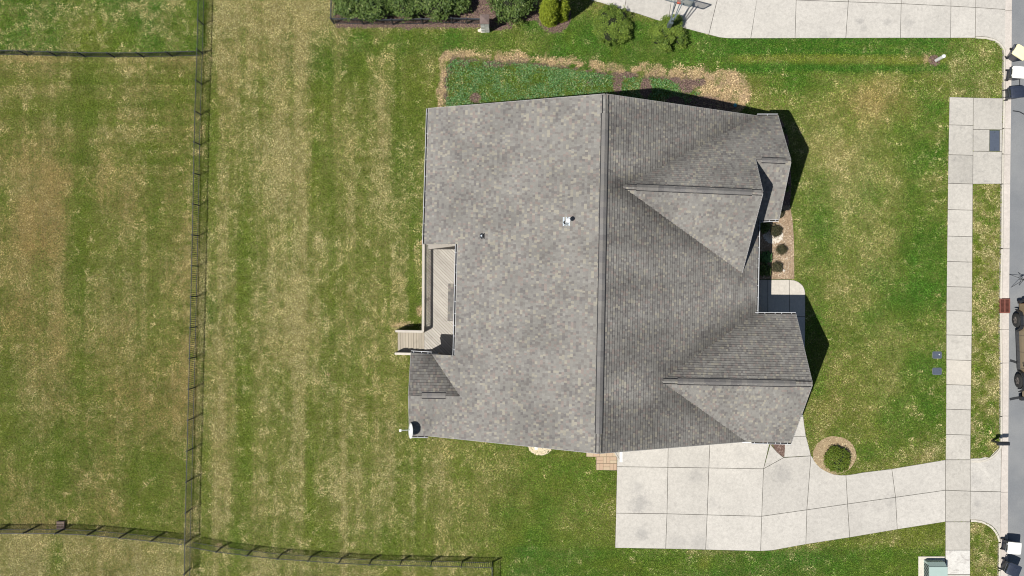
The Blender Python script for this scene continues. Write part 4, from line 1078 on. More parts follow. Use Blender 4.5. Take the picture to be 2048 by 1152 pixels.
# gutters with brackets
def gutter(a, b, out, ticks=8, seed=0):
    """a, b: eave ends; out: outward horizontal direction"""
    out = Vector(out).normalized(); d = (b-a); L = d.length; d.normalize(); z = Vector((0, 0, 1)); r = random.Random(seed)
    w_, hg = .125, .11
    prof = [(0, .0), (0, -hg), (w_*.8, -hg), (w_, -.02), (w_, .01), (w_-.022, .01), (w_-.024, -.03), (w_*.74, -hg+.02), (.015, -hg+.02), (.015, 0)]
    a0 = a+out*.01-z*.035; b0 = b+out*.01-z*.035
    v = []; n = len(prof)
    for p in (a0, b0): v += [p+out*q_[0]+z*q_[1] for q_ in prof]
    f = [(i, (i+1) % n, n+(i+1) % n, n+i) for i in range(n)]+[tuple(range(n)), tuple(range(2*n-1, n-1, -1))]
    g = link('gutter', mesh('gutter', v, f), M['gutw'], house)
    mb = MB(); mb.bar(a0+out*w_*.45-z*(hg-.028), b0+out*w_*.45-z*(hg-.028), w_*.62, .012); mb.build('dark_gutter_floor', M['gdark'], g)  # dark strip along the gutter floor
    for k in range(ticks):
        s = L*(k+.5+r.uniform(-.2, .2))/ticks; c0 = a0+d*s
        MB().bar(c0-z*.0, c0+out*w_+z*.005, .022, .012).build('gutter_hanger', M['gutw'], g)
    # end caps
    return g
gutter(W1, W2, (-1, 0, 0), 9, 1); gutter(W3, W4, (-1, 0, 0), 9, 2)
gutter(sN1, lerp(sN1, W5, .99), (0, 1, 0), 3, 3); gutter(sS1, W6, (0, -1, 0), 3, 4)
gutter(ec, e2, (1, 0, 0), 9, 5); gutter(f2, f1, (0, -1, 0), 3, 6)
gutter(aN0, aN1, (0, 1, 0), 5, 7); gutter(aS0+Vector((.35, 0, 0)), aS1, (0, -1, 0), 6, 8); gutter(bN0, bN1, (0, 1, 0), 1, 9)
# white end return of the main eave beside the lower front gable
MB().box((0, 0, 0), (.5, .12, .04), Matrix.Translation(aS0+Vector((-.22, -.06, -.01)))).build('eave_return', M['white'], house)
# eave fascia
for a, b in ((W1, W2), (W3, W4), (ec, e2), (aN0, aN1), (aS0, aS1), (bN0, bN1), (f2, f1)):
    MB().bar(a-Vector((0, 0, .13)), b-Vector((0, 0, .13)), .03, .16).build('fascia', M['white'], house)

# downspouts
for p in (W2+Vector((.12, .2, 0)), Vector((sN1.x+.4, sN1.y-.35, sN1.z)), Vector((aS1.x-.4, aS1.y+.35, aS1.z))):
    MB().box((p.x-.04, p.y-.04, .05), (p.x+.04, p.y+.04, p.z-.15)).build('downspout', M['gutw'], house)

# roof penetrations
def pn(pl): 
    n = pl[1]; return n.to_track_quat('Z', 'Y').to_matrix().to_4x4()
p = on_plane(1133, 443, PW)
vp = empty('vent_pipe', p); vp.parent = house
q_ = pn(PW)
MB().box((-.24, -.22, .018), (.24, .22, .026), q_).build('flashing', M['foil'], vp)
MB().lathe([(.17, .02), (.13, .10), (.10, .22), (.09, .22)], 16, q_ @ Matrix.Translation((.06, 0, 0))).build('boot', M['foil'], vp)
MB().cyl((.05, 0, -.1), (.05, 0, .82), .07, .07, 16).build('pipe', M['white'], vp, True)
MB().lathe([(.0, .84), (.10, .83), (.12, .80), (.12, .72), (.09, .70)], 18, Matrix.Translation((.05, 0, 0))).build('cap', M['white'], vp)
p = on_plane(965, 472, PW)
bv = empty('box_vent', p); bv.parent = house
MB().box((-.16, -.15, .01), (.16, .15, .03), q_).box((-.11, -.11, .03), (.10, .11, .12), q_).build('vent_hood', M['blackp'], bv)
MB().lathe([(0, .16), (.05, .155), (.05, .10)], 12, q_ @ Matrix.Translation((-.01, 0, 0))).build('vent_cap', M['foil'], bv)

# low shed roof over the rear bay
bayz = .0515*H
b0, b1 = G(897.2, 567, bayz), G(895.6, 642, bayz)
t0, t1 = Vector((b0.x+.95, b0.y, bayz+.42)), Vector((b1.x+.95, b1.y, bayz+.42))
PB = plane3(b0, b1, t0); bo = ([], [], [])
shingle_plane([b0, b1, t1, t0], PB[1], .88, 5, out=bo, wear_shade=False)
bay = MB(); bay.add([b0-Vector((0, 0, .01)), b1-Vector((0, 0, .01)), t1-Vector((0, 0, .01)), t0-Vector((0, 0, .01)), b0-Vector((0, 0, .12)), b1-Vector((0, 0, .12)), t1-Vector((0, 0, .12)), t0-Vector((0, 0, .12))],
    [(0, 1, 2, 3), (4, 7, 6, 5), (0, 4, 5, 1), (1, 5, 6, 2), (2, 6, 7, 3), (3, 7, 4, 0)])
bayo = bay.build('bay_roof', M['rakeb'], house)
sm = mesh('shingles', bo[0], bo[1]); facecol(sm, bo[2]); o = link('shingles', sm, M['shing'], bayo); o['kind'] = 'stuff'
MB().box((b0.x+.2, b1.y+.15, .6), (b0.x+.95, b0.y-.15, bayz-.1)).build('bay_wall', M['siding'], house)

# openings on the walls (seen only from lower viewpoints)
def window(c, n, wd, hh, name='window'):
    n = Vector(n); t_ = Vector((-n.y, n.x, 0)); c = Vector(c); mb = MB()
    for s_ in (-1, 1): mb.bar(c+t_*s_*wd/2-Vector((0, 0, hh/2)), c+t_*s_*wd/2+Vector((0, 0, hh/2)), .08, .08, n)
    for s_ in (-1, 1): mb.bar(c-t_*(wd/2-.04)+Vector((0, 0, s_*hh/2)), c+t_*(wd/2-.04)+Vector((0, 0, s_*hh/2)), .08, .08, n)
    f = mb.build(name, M['white'], house); m2 = MB(); m2.bar(c-t_*(wd/2-.04)+n*.0, c+t_*(wd/2-.04)+n*.0, .02, hh-.08); m2.build('pane', M['glassd'], f)
wx = 497/S-.3
for yy in (190/S, 250/S): window((wx+.03, yy, 1.8), (1, 0, 0), 1.1, 1.5)
window((525/S-.3+.03, -168/S, 1.8), (1, 0, 0), 2.0, 1.5)
for px_, gy in ((1290, -283), (1400, -285)):
    x = (px_-CX)/S; y = gy/S+.3
    mb = MB(); mb.box((x-1.3, y-.05, .02), (x+1.3, y-.015, 2.3)); d_ = mb.build('garage_door', M['white'], house)
    for k in range(1, 4): MB().box((x-1.28, y-.062, .55*k), (x+1.28, y-.052, .55*k+.02)).build('panel_groove', M['rakeb'], d_)
# white bracket jutting from the lower gable end
br = empty('privacy_panel'); br.parent = house
bx_, by_ = 206.6/S, -328/S
MB().box((bx_-.06, by_-.06, -.05), (bx_+.06, by_+.06, 2.9)).build('post', M['white'], br)
MB().box((bx_-.04, by_+.08, .05), (bx_+.05, by_+1.4, 2.85)).build('panel', M['white'], br)
MB().box((bx_-.07, by_-.08, 2.9), (bx_+.09, by_+1.4, 2.96)).build('cap_rail', M['white'], br)
# air conditioner edge over the pale gravel
ac = empty('splash_block', G(1079, 889)); tag(ac, 'pale blue-white splash block on the cream gravel by the wall', 'splash block')
MB().box((-.42, -.12, .0), (.42, .3, .10)).build('block', M['foil'], ac); MB().box((-.30, -.30, .02), (-.12, -.125, .08)).build('spout', M['white'], ac)

# ------------------------------------------------------------ deck and stairs
DH = .9
deck = empty('deck', G(885, 600)); tag(deck, 'weathered wooden deck with diagonal boards and railing behind the house', 'deck')
dk = deck.location.copy(); deck.location = (0, 0, 0)
x0, x1 = -172.5/S, -88/S; yN, yS = 90/S, -134/S
sw_ = .142; ang = math.radians(-45); dv = Vector((math.cos(ang), math.sin(ang), 0)); nvv = Vector((-dv.y, dv.x, 0))
corners = [(x0, yN), (x1, yN), (x1, yS), (x0, yS)]
cs = [Vector((a, b, 0)).dot(nvv) for a, b in corners]; s = min(cs)+.02
while s < max(cs):
    # clip the strip to the deck rectangle
    o = nvv*s; q_ = []
    for t_ in ((-30, 0), (30, 0), (30, sw_-.016), (-30, sw_-.016)):
        pp = o+dv*t_[0]+nvv*t_[1]; q_.append((pp.x, pp.y))
    for (a, b, c_) in ((1, 0, -x0), (-1, 0, x1), (0, -1, yN), (0, 1, -yS)): q_ = clip(q_, a, b, c_) if len(q_) > 2 else q_
    if len(q_) > 2:
        cen = Vector((sum(p[0] for p in q_)/len(q_), sum(p[1] for p in q_)/len(q_), DH))
        rz = ang-math.pi/2; Mi = Matrix.Rotation(-rz, 3, 'Z')
        loc = [Mi @ (Vector((p[0], p[1], 0))-Vector((cen.x, cen.y, 0))) for p in q_]; k = len(loc)
        v = [Vector((p.x, p.y, -.035)) for p in loc]+[Vector((p.x, p.y, R.uniform(0, .0))) for p in loc]
        f = [tuple(range(k-1, -1, -1)), tuple(range(k, 2*k))]+[(i, (i+1) % k, k+(i+1) % k, k+i) for i in range(k)]
        if area2([Vector((p.x, p.y, 0)) for p in loc]) < 0: f = [tuple(reversed(x)) for x in f]
        link('board', mesh('board', v, f), M['deck'], deck, cen, (0, 0, rz))
    s += sw_
mb = MB(); mb.box((x0+.03, yS, DH-.28), (x0+.07, yN, DH-.04))
for k in range(8): mb.box((x0+.1, yS+k*.95+.1, DH-.25), (x1, yS+k*.95+.14, DH-.04))
mb.build('joists', M['stair'], deck)
for yy in (yN-.3, 0, yS+.3): MB().box((x0+.05, yy-.07, -.05), (x0+.19, yy+.07, DH-.05)).build('deck_post', M['stair'], deck)
MB().box((x0+.2, yS, -.02), (x1, yN, .0)).build('under_deck_soil', M['mulchd'], deck)
RH = DH+.95
ysr_ = -85/S
def railing(a, b, za, zb, posts=(), parent=deck):
    """a, b Vectors (xy); za, zb the floor heights at the ends"""
    a = Vector((a.x, a.y, za)); b = Vector((b.x, b.y, zb)); L = (b-a).length; z = Vector((0, 0, 1))
    MB().bar(a+z*.95, b+z*.95, .14, .038).build('handrail', M['rail'], parent)
    MB().bar(a+z*.86, b+z*.86, .038, .09).build('upper_rail', M['stair'], parent)
    MB().bar(a+z*.12, b+z*.12, .038, .09).build('lower_rail', M['stair'], parent)
    n = int(L/.145); 
    for k in range(1, n):
        p = a.lerp(b, k/n); link('baluster', BAL, M['stair'], parent, p+z*.14)
    for t_ in posts:
        p = a.lerp(b, t_); MB().box((-.045, -.045, -.2), (.045, .045, .93)).build('rail_post', M['stair'], parent, loc=p)
_b = MB().box((-.026, -.026, 0), (.026, .026, .70)); BAL = mesh('baluster', _b.v, _b.f)
railing(Vector((-171.5/S, yN, 0)), Vector((-172.5/S, ysr_, 0)), DH, DH, (0, .33, .66, 1))
# stairs going down to the west
stx1, stx0 = x0, -228/S; yA, yB = -85.5/S, -127/S
nT = 5
for k in range(nT):
    zt = DH-(k+1)*DH/(nT+1); xa = stx1-(k+1)*(stx1-stx0)/nT; xb = xa+(stx1-stx0)/nT
    for j in range(2):
        wd = (xb-xa)/2; MB().box((-wd/2+.006, yB-(yA+yB)/2, -.035), (wd/2-.006, yA-(yA+yB)/2, 0)).build('tread', M['stair'], deck, loc=(xa+wd*(j+.5), (yA+yB)/2, zt))
    MB().box((xb-.03, yB+.02, zt-.03), (xb-.012, yA-.02, zt+.13)).build('riser', M['stair'], deck)
for yy in (yA+.02, yB-.02): MB().bar((stx1, yy, DH-.12), (stx0, yy, .02), .04, .26).build('stringer', M['stair'], deck)
railing(Vector((stx1, yA+.03, 0)), Vector((stx0, yA+.03, 0)), DH, .22, (.0, 1,))
railing(Vector((stx1+.9, yB-.05, 0)), Vector((stx0-.04, yB-.05, 0)), DH, .22, (.0, 1,))

# ------------------------------------------------------------ satellite dish
dz = .0715*H+.55
dp = G(824, 861.5, dz)
dish = empty('satellite_dish', (dp.x, dp.y, 0)); tag(dish, 'oval white satellite dish on an arm at the rear roof corner', 'satellite dish')
dirv = Vector((-1, .04, .40)).normalized(); qd = dirv.to_track_quat('Z', 'Y').to_matrix().to_4x4()
T_ = Matrix.Translation((0, 0, dz)) @ qd @ Matrix.Diagonal((.36, .44, 1, 1))
T_ = Matrix.Translation((0, 0, dz)) @ qd @ Matrix.Rotation(math.radians(0), 4, 'Z') @ Matrix.Diagonal((.44, .45, 1, 1))
MB().lathe([(0, .0), (.35, .012), (.7, .045), (1, .09), (1.0, .075), (.7, .03), (.35, -.003), (0, -.015)], 32, T_).build('reflector', M['white'], dish, True)
MB().cyl((.02, 0, dz-.05), (.12, .05, dz-.35), .03).cyl((.12, .05, dz-.35), (.12, .05, .0715*H-.05), .03).build('mast', M['foil'], dish)
lnb = Vector((-.62, .02, dz+.02)); MB().bar((-.02, 0, dz-.30), lnb-Vector((0, 0, .05)), .035, .03).build('feed_arm', M['foil'], dish)
MB().box((-.10, -.07, -.06), (.02, .07, .06), Matrix.Translation(lnb)).build('receiver', M['white'], dish)

# ------------------------------------------------------------ fences
pk = MB().box((-.0095, -.0095, .06), (.0095, .0095, 1.15)); PICK = mesh('picket', pk.v, pk.f)
po = MB().box((-.032, -.032, -.05), (.032, .032, 1.2)).box((-.04, -.04, 1.2), (.04, .04, 1.22)); POST = mesh('post', po.v, po.f)
def fence(pts, label, pitch=.117, bay=None, mid=False, npost=None, first=True, last=True, topc=1.13):
    """pts: photo pixels of the foot of the fence"""
    w_ = [G(*p) for p in pts]
    seg = [(w_[i+1]-w_[i]).length for i in range(len(w_)-1)]; L = sum(seg); cum = [0]
    for s_ in seg: cum.append(cum[-1]+s_)
    def at(s_):
        for i in range(len(seg)):
            if s_ <= cum[i+1]+1e-6: return w_[i].lerp(w_[i+1], (s_-cum[i])/seg[i])
        return w_[-1]
    nb_ = npost or max(1, round(L/1.82)); root = empty('fence', at(0)); tag(root, label, 'fence', None)
    o0 = at(0)
    for k in range(nb_+1):
        if (k == 0 and not first) or (k == nb_ and not last): continue
        link('post', POST, M['black'], root, at(L*k/nb_)-o0)
    for k in range(nb_):
        a, b = at(L*k/nb_)-o0, at(L*(k+1)/nb_)-o0; z = Vector((0, 0, 1)); d = (b-a).normalized(); rz = math.atan2(d.y, d.x)
        Lb = (b-a).length
        for hz in ((topc, .95, .14) if mid else (topc, .14)):
            MB().bar(a+z*hz+d*.034, b+z*hz-d*.034, .036 if hz > 1 else .028, .034).build('rail', M['black'], root)
        m = round(Lb/pitch)
        for j in range(1, m): link('picket', PICK, M['black'], root, a+d*(Lb*j/m), (0, 0, rz))
    return root
fxb = lambda y: np.interp(y, [-60, 0, 104, 243, 455, 620, 700, 1078, 1152, 1240], [410, 408.7, 406.3, 401.4, 397.5, 393.6, 391.6, 382, 381, 380])
fence([(fxb(y), y) for y in (-66, -8, 50, 108)], 'black picket fence stub running up from the upper left fence corner', last=False)
fence([(fxb(y), y) for y in np.linspace(108, 1078, 18)], 'long black picket fence between the left lawn and the back lawn', npost=16)
fence([(fxb(y), y) for y in (1078, 1137, 1196, 1255)], 'black picket fence stub running down from the lower left fence corner', first=False)
fence([(-60, 108), (0, 109.5), (100, 112), (200, 115), (300, 114.5), (403, 111.5)], 'black picket fence along the top edge of the left lawn', last=False)
fence([(-60, 1058.5), (0, 1058), (100, 1056.5), (200, 1061), (290, 1070), (378, 1079.5)], 'black picket fence along the bottom edge of the left lawn', last=False)
brp = [(404.7, 1099.6), (442, 1105.4), (497, 1111.6), (551.6, 1117.7), (611.5, 1121.8), (671, 1126.3), (734.5, 1129.4), (796, 1130.8), (859, 1132.2), (922.5, 1133.6), (984, 1135.5)]
fence([(385, 1083)]+[(CX+(a-CX)*.9805, CY+(b-CY)*.9805) for a, b in brp], 'black picket fence running right from the lower left fence corner', first=False, npost=10)
fence([(984.8, 1125.5), (984.2, 1185), (983.6, 1245)], 'short black picket fence dropping off the bottom edge of the picture', first=False)
# low iron fences by the hedge
fence([(905, 46.5), (964, 48)], 'low black iron fence left of the stone pillar', npost=2, pitch=.12, mid=True)
fence([(668, 47), (669, -8), (670, -62)], 'black iron fence at the left end of the hedge', npost=2, mid=True)
fence([(668, 47), (760, 50), (905, 46.5)], 'black iron fence hidden along the foot of the hedge', npost=4, mid=True, first=False, last=False)

# stone pillar
pil = empty('stone_pillar', G(971, 57.5)); tag(pil, 'grey stone pillar with brown cap at the end of the low iron fence', 'pillar')
zc = 0; rr_ = random.Random(3)
while zc < 1.85:
    hh = rr_.uniform(.14, .22); 
    for (xa, xb, ya_, yb_) in ((-.24, 0, -.24, 0), (0, .24, -.24, .05), (-.24, 0, 0, .24), (0, .24, .05, .24)):
        j = rr_.uniform(0, .02); MB().box((xa+.006-j*(xa < 0), ya_+.006-j*(ya_ < -.1), zc+.005), (xb-.006+j*(xb > 0), yb_-.006+j*(yb_ > .1), zc+hh)).build('stone', M['stoneg'], pil)
    zc += hh
MB().box((-.22, -.22, 0), (.22, .22, 1.9)).build('pillar_core', M['joint'], pil)
MB().add([(-.28, -.28, zc), (.28, -.28, zc), (.28, .28, zc), (-.28, .28, zc), (-.28, -.28, zc+.08), (.28, -.28, zc+.08), (.28, .28, zc+.08), (-.28, .28, zc+.08), (0, 0, zc+.2)],
    [(3, 2, 1, 0), (0, 1, 5, 4), (1, 2, 6, 5), (2, 3, 7, 6), (3, 0, 4, 7), (4, 5, 8), (5, 6, 8), (6, 7, 8), (7, 4, 8)]).build('cap', M['capst'], pil)

# small lattice box by the fence
bx = empty('lattice_box', G(124, 1049)); tag(bx, 'small brown lattice box standing against the lower left fence', 'box')
for k in range(5):
    MB().box((-.24, -.2+k*.1-.03, .20), (.24, -.2+k*.1+.03, .22)).build('slat', M['brownbox'], bx)
for sx in (-.24, .22):
    for sy in (-.24, .22): MB().box((sx, sy, 0), (sx+.03, sy+.03, .20)).build('leg', M['brownbox'], bx)
MB().box((-.22, -.22, .05), (-.2, .22, .18)).box((.2, -.22, .05), (.22, .22, .18)).box((-.2, -.22, .05), (.2, -.2, .18)).box((-.2, .2, .05), (.2, .22, .18)).build('side_panel', M['brownbox'], bx)

# ------------------------------------------------------------ basketball hoop
P0 = Vector((307.7/S, 514/S, 0)); bd = Vector((.966, -.26, 0)).normalized(); bf = Vector((.26, .966, 0)).normalized()
hoop = empty('basketball_hoop', P0); tag(hoop, 'basketball hoop with clear backboard over the neighbour driveway', 'basketball hoop')
bc0 = Vector((315/S, 541/S, 0))-P0
MB().box((-.06, -.06, 0), (.06, .06, 2.6)).build('pole', M['hoopg'], hoop)
MB().box((-.11, -.11, .3), (.11, .11, 2.05)).build('pole_pad', M['hoopg'], hoop)
arm = []
for s_ in (-.09, .09):
    MB().bar(bd*s_+Vector((0, 0, 2.35)), bc0+bd*s_*2.6-bf*.05+Vector((0, 0, 3.35)), .05, .05).build('upper_arm', M['hoopg'], hoop)
    MB().bar(bd*s_+Vector((0, 0, 1.95)), bc0+bd*s_*1.2-bf*.05+Vector((0, 0, 3.02)), .05, .05).build('lower_arm', M['hoopg'], hoop)
bb0, bt0 = 2.9, 3.95; hw = .77
fr = MB()
for s_ in (-1, 1): fr.bar(bc0+bd*s_*hw+Vector((0, 0, bb0)), bc0+bd*s_*hw+Vector((0, 0, bt0)), .05, .05)
for z_ in (bb0, bt0): fr.bar(bc0-bd*(hw-.025)+Vector((0, 0, z_)), bc0+bd*(hw-.025)+Vector((0, 0, z_)), .05, .05)
bfm = fr.build('backboard_frame', M['hoopg'], hoop)
m2 = MB(); m2.bar(bc0-bd*(hw-.03)+Vector((0, 0, (bb0+bt0)/2)), bc0+bd*(hw-.03)+Vector((0, 0, (bb0+bt0)/2)), .012, bt0-bb0-.05); m2.build('backboard', M['acryl'], hoop)
rimM = Matrix.Translation(bc0+bf*.38+Vector((0, 0, 3.05)))
rp = [(.229+.012*math.cos(a), .012*math.sin(a)) for a in [k*math.pi/3 for k in range(7)]]
rim = MB().lathe(rp, 24, rimM).build('rim', M['red'], hoop)
MB().box((-.1, -.2, 2.95), (.1, .0, 3.07), Matrix.Translation(bc0+bf*.15)).build('rim_bracket', M['red'], hoop)
nm_ = MB()
for k in range(12):
    a = k*math.pi/6; c0 = bc0+bf*.38
    nm_.cyl(c0+Vector((.225*math.cos(a), .225*math.sin(a), 3.04)), c0+Vector((.12*math.cos(a+.5), .12*math.sin(a+.5), 2.62)), .004, n=4)
    nm_.cyl(c0+Vector((.225*math.cos(a), .225*math.sin(a), 3.04)), c0+Vector((.12*math.cos(a-.5), .12*math.sin(a-.5), 2.62)), .004, n=4)
nm_.build('net', M['white'], hoop)

# ------------------------------------------------------------ wheeled bins
def bin_(px, py, rz, lidm, bodym, label):
    """handle and wheels towards local -x"""
    o = empty('wheeled_bin', G(px, py)+Vector((0, 0, -.09)), math.radians(rz)); tag(o, label, 'wheeled bin', 'wheeled bins at the kerb')
    w0, d0, w1, d1, hb = .27, .25, .34, .37, 1.0
    v = [(-d0, -w0, .04), (d0, -w0, .04), (d0, w0, .04), (-d0, w0, .04), (-d1, -w1, hb), (d1, -w1, hb), (d1, w1, hb), (-d1, w1, hb)]
    MB().add(v, [(3, 2, 1, 0), (0, 1, 5, 4), (1, 2, 6, 5), (2, 3, 7, 6), (3, 0, 4, 7), (4, 5, 6, 7)]).box((-d1-.02, -w1-.02, hb-.06), (d1+.02, w1+.02, hb-.002)).build('body', bodym, o)
    L_ = MB(); n = 9; a0, a1 = -d1-.03, d1+.05
    pr = []
    for k in range(n):
        t_ = k/(n-1); x = a0+(a1-a0)*t_; z = hb+.03+.075*math.sin(math.pi*min(1, t_*.9+.08))**.6; pr.append((x, z))
    rows = []
    for (x, z) in pr:
        e = .02 if x > a1-.06 or x < a0+.06 else 0
        rows.append([Vector((x, -w1-.03+e, hb+.004)), Vector((x, -w1-.015+e, z-.02)), Vector((x, -w1*.6, z)), Vector((x, w1*.6, z)), Vector((x, w1+.015-e, z-.02)), Vector((x, w1+.03-e, hb+.004))])
    vv = [p for r_ in rows for p in r_]; ff = []
    for k in range(n-1):
        for j in range(5): ff.append((k*6+j, k*6+j+6, k*6+j+7, k*6+j+1))
    ff += [tuple(range(5, -1, -1)), tuple((n-1)*6+j for j in range(6))]
    lid = L_.add(vv, ff).build('lid', lidm, o)
    MB().box((-.10, -.16, 0), (.14, .16, .012), Matrix.Translation((.02, 0, hb+.106))).build('lid_panel', lidm, lid)
    hb_ = MB(); hb_.cyl((-d1-.13, -.26, hb+.0), (-d1-.13, .26, hb+.0), .017, n=8)
    for s_ in (-1, 1): hb_.bar((-d1-.13, s_*.25, hb), (-d1+.02, s_*.25, hb-.04), .04, .04)
    hb_.build('handle', bodym, o)
    for s_ in (-.22, .22): MB().box((-d1-.06, s_-.05, hb+.0), (-d1-.0, s_+.05, hb+.06)).build('hinge', lidm, o)
    for s_ in (-1, 1):
        wh = MB().cyl((-.27, s_*.28, .125), (-.27, s_*.34, .125), .125, n=18).build('wheel', M['tread'], o)
        MB().cyl((-.27, s_*.342, .125), (-.27, s_*.35, .125), .05, n=10).build('hub', M['navy'], wh)
    return o
bin_(2024.5, 112, -33, M['yell'], M['navy'], 'wheeled bin with pale yellow lid, topmost of the three by the kerb')
bin_(2021.5, 151.5, -5, M['whitel'], M['navy'], 'white-lidded wheeled bin between the yellow and dark ones')
bin_(2018.5, 190, 5, M['navy'], M['navy'], 'dark navy wheeled bin above the crack line, below the white one')
bin_(2012.5, 1088, -5, M['whitel'], M['navy'], 'white-lidded wheeled bin near the lower right corner')
bin_(2011, 1131, -22, M['navy'], M['navy'], 'dark navy wheeled bin cut off by the lower right edge')

# ------------------------------------------------------------ post, mailbox, meter boxes, transformer, tripod
pp_ = empty('marker_post', G(1872.5, 120.5)); tag(pp_, 'round white marker post standing in a mulch circle by the drive', 'post')
MB().cyl((0, 0, -.05), (0, 0, 1.02), .10, .10, 20).build('pipe', M['white'], pp_, False)
MB().lathe([(.115, .98), (.118, 1.03), (.10, 1.09), (.05, 1.125), (0, 1.13)], 20).build('cap', M['white'], pp_, True)

mbx = empty('mailbox', G(1983.5, 881.2)); tag(mbx, 'black mailbox on a post at the kerb beside the drive apron', 'mailbox')
MB().box((-.05, -.05, -.1), (.05, .05, 1.02)).build('post', M['blackp'], mbx)
MB().bar((0, 0, .62), (.32, 0, .97), .05, .05).build('brace', M['blackp'], mbx)
MB().box((-.22, -.035, .975), (.42, .035, 1.02)).build('arm', M['blackp'], mbx)
n = 10; v = []; x0_, x1_ = -.23, .46
for x in (x0_, x1_):
    v += [Vector((x, -.11, 1.02)), Vector((x, .11, 1.02))]+[Vector((x, .11*math.cos(math.pi*k/n), 1.15+.11*math.sin(math.pi*k/n))) for k in range(n+1)]
m_ = n+3; f = [(0, m_, m_+1, 1), (1, m_+1, m_+2, 2)]+[(2+k, m_+2+k, m_+3+k, 3+k) for k in range(n)]+[(2+n, m_+2+n, m_, 0)]+[tuple(range(m_)), tuple(reversed(range(m_, 2*m_)))]
MB().add(v, f).build('box', M['blackp'], mbx)
MB().box((.0, -.13, 1.16), (.12, -.118, 1.2)).build('flag', M['foil'], mbx); MB().box((.461, -.1, 1.04), (.475, .1, 1.22)).build('door', M['blackp'], mbx)

for i, (x, y, lb) in enumerate([(1874, 710, 'upper of two grey meter box lids sunk in the grass, with a white dot'), (1873.8, 742.5, 'lower of two grey meter box lids sunk in the grass beside the sidewalk')]):
    o = empty('meter_box', G(x, y)); tag(o, lb, 'meter box', 'meter boxes beside the sidewalk')
    pts = []
    for (sx, sy) in ((1, 1), (-1, 1), (-1, -1), (1, -1)):
        for k in range(4):
            a = math.atan2(sy, sx)-math.pi/4+k*math.pi/6; pts.append(Vector((sx*.20+.07*math.cos(a), sy*.13+.07*math.sin(a), 0)))
    link('rim', slab_mesh(inset(pts, -.022), -.05, .028, 0, .005), simple('grey_box_rim', (.16, .17, .18), .8, .2, 10), o); link('lid', slab_mesh(pts, -.02, .042, 0, .008), M['vault'], o)
    MB().cyl((.12, .03, .04), (.12, .03, .05), .035 if i == 0 else .02, n=12).build('reader_cap', M['white'] if i == 0 else M['black'], o)

tr = empty('transformer_box', G(1863, 1136)); tag(tr, 'pale green utility cabinet with louvered side on a concrete pad', 'utility cabinet')
link('pad', slab_mesh([Vector((-.82, -.72, 0)), Vector((.80, -.72, 0)), Vector((.80, .72, 0)), Vector((-.82, .72, 0))], -.05, .045, 0), M['curb'], tr)
hb = .82
MB().add([(-.50, -.62, .045), (.58, -.62, .045), (.58, .52, .045), (-.50, .52, .045), (-.50, -.62, hb), (.58, -.62, hb), (.58, .30, hb), (-.50, .30, hb), (.58, .52, hb-.3), (-.50, .52, hb-.3)],
   [(3, 2, 1, 0), (0, 1, 5, 4), (1, 2, 8, 6, 5), (2, 3, 9, 8), (3, 0, 4, 7, 9), (4, 5, 6, 7), (7, 6, 8, 9)]).build('cabinet', M['ugreen'], tr)
MB().box((-.52, -.63, hb), (.60, .31, hb+.03)).build('lid', M['ugreen'], tr)
for k in range(11):
    yy = -.52+k*.085; MB().box((-.515, yy, .12), (-.502, yy+.04, hb-.08)).build('louver', M['dark'], tr)
MB().box((-.54, -.56, .1), (-.5, -.53, hb)).build('door_edge', M['whitel'], tr)

tp = empty('tripod_stand', G(2030, 559.5)+Vector((0, 0, -.09))); tag(tp, 'thin black folding stand with splayed legs on the street above the truck', 'stand')
apx = Vector((0, 0, 1.1))
for (a, b) in ((-10, 11), (-6, -15), (10, -11), (8, 15)):
    MB().cyl((a/S, b/S, 0), apx, .014, n=6).build('leg', M['blackp'], tp)
MB().cyl((0, 0, .55), (0, 0, 1.6), .015, n=8).build('mast', M['blackp'], tp); MB().box((-.05, -.05, 1.05), (.05, .05, 1.16)).build('hub', M['blackp'], tp)

# ------------------------------------------------------------ parked pickup
wc1 = G(2031.5, 640.5, .42); wc2 = G(2036, 762, .42)
ax = (wc2-wc1); WB = ax.length; rz = math.atan2(ax.y, ax.x)+math.pi/2   # local -y = forward (down the picture)
tk = empty('pickup_truck', Vector(((wc1.x+wc2.x)/2, (wc1.y+wc2.y)/2, -.09)), rz); tag(tk, 'tan pickup truck with black fender flares parked at the street edge', 'pickup truck')
# local: x to the right (away from the kerb) from wheel face; y forward is -WB/2 (front wheel), rear +WB/2
TW = 1.88
def tb(a, b, mt, name, par=tk, **k): return MB().box(a, b).build(name, mt, par, **k)
# lower body as a profile swept across the width, with sloping sides
prof = [(-WB/2-.95, .55), (-WB/2-.95, .98), (-WB/2-.70, 1.10), (-WB/2+.62, 1.18), (-WB/2+.62, 1.20), (WB/2+1.02, 1.16), (WB/2+1.02, .62), (WB/2+.62, .58), (WB/2+.55, .85), (WB/2+.32, 1.02), (WB/2-.32, 1.02), (WB/2-.55, .85), (WB/2-.62, .45), (-WB/2+.62, .45), (-WB/2+.55, .85), (-WB/2+.32, 1.0), (-WB/2-.32, 1.0), (-WB/2-.55, .85), (-WB/2-.62, .58)]
v = []; m_ = len(prof)
for x in (.20, TW-.12):
    v += [Vector((x, y, z)) for y, z in prof]
f = [(i, (i+1) % m_, m_+(i+1) % m_, m_+i) for i in range(m_)]
for off in (0, m_):
    for t_ in tessellate_polygon([[Vector((y, z, 0)) for y, z in prof]]): f.append(tuple(off+i for i in t_))
body = MB().add(v, f).build('body', M['tan'], tk)
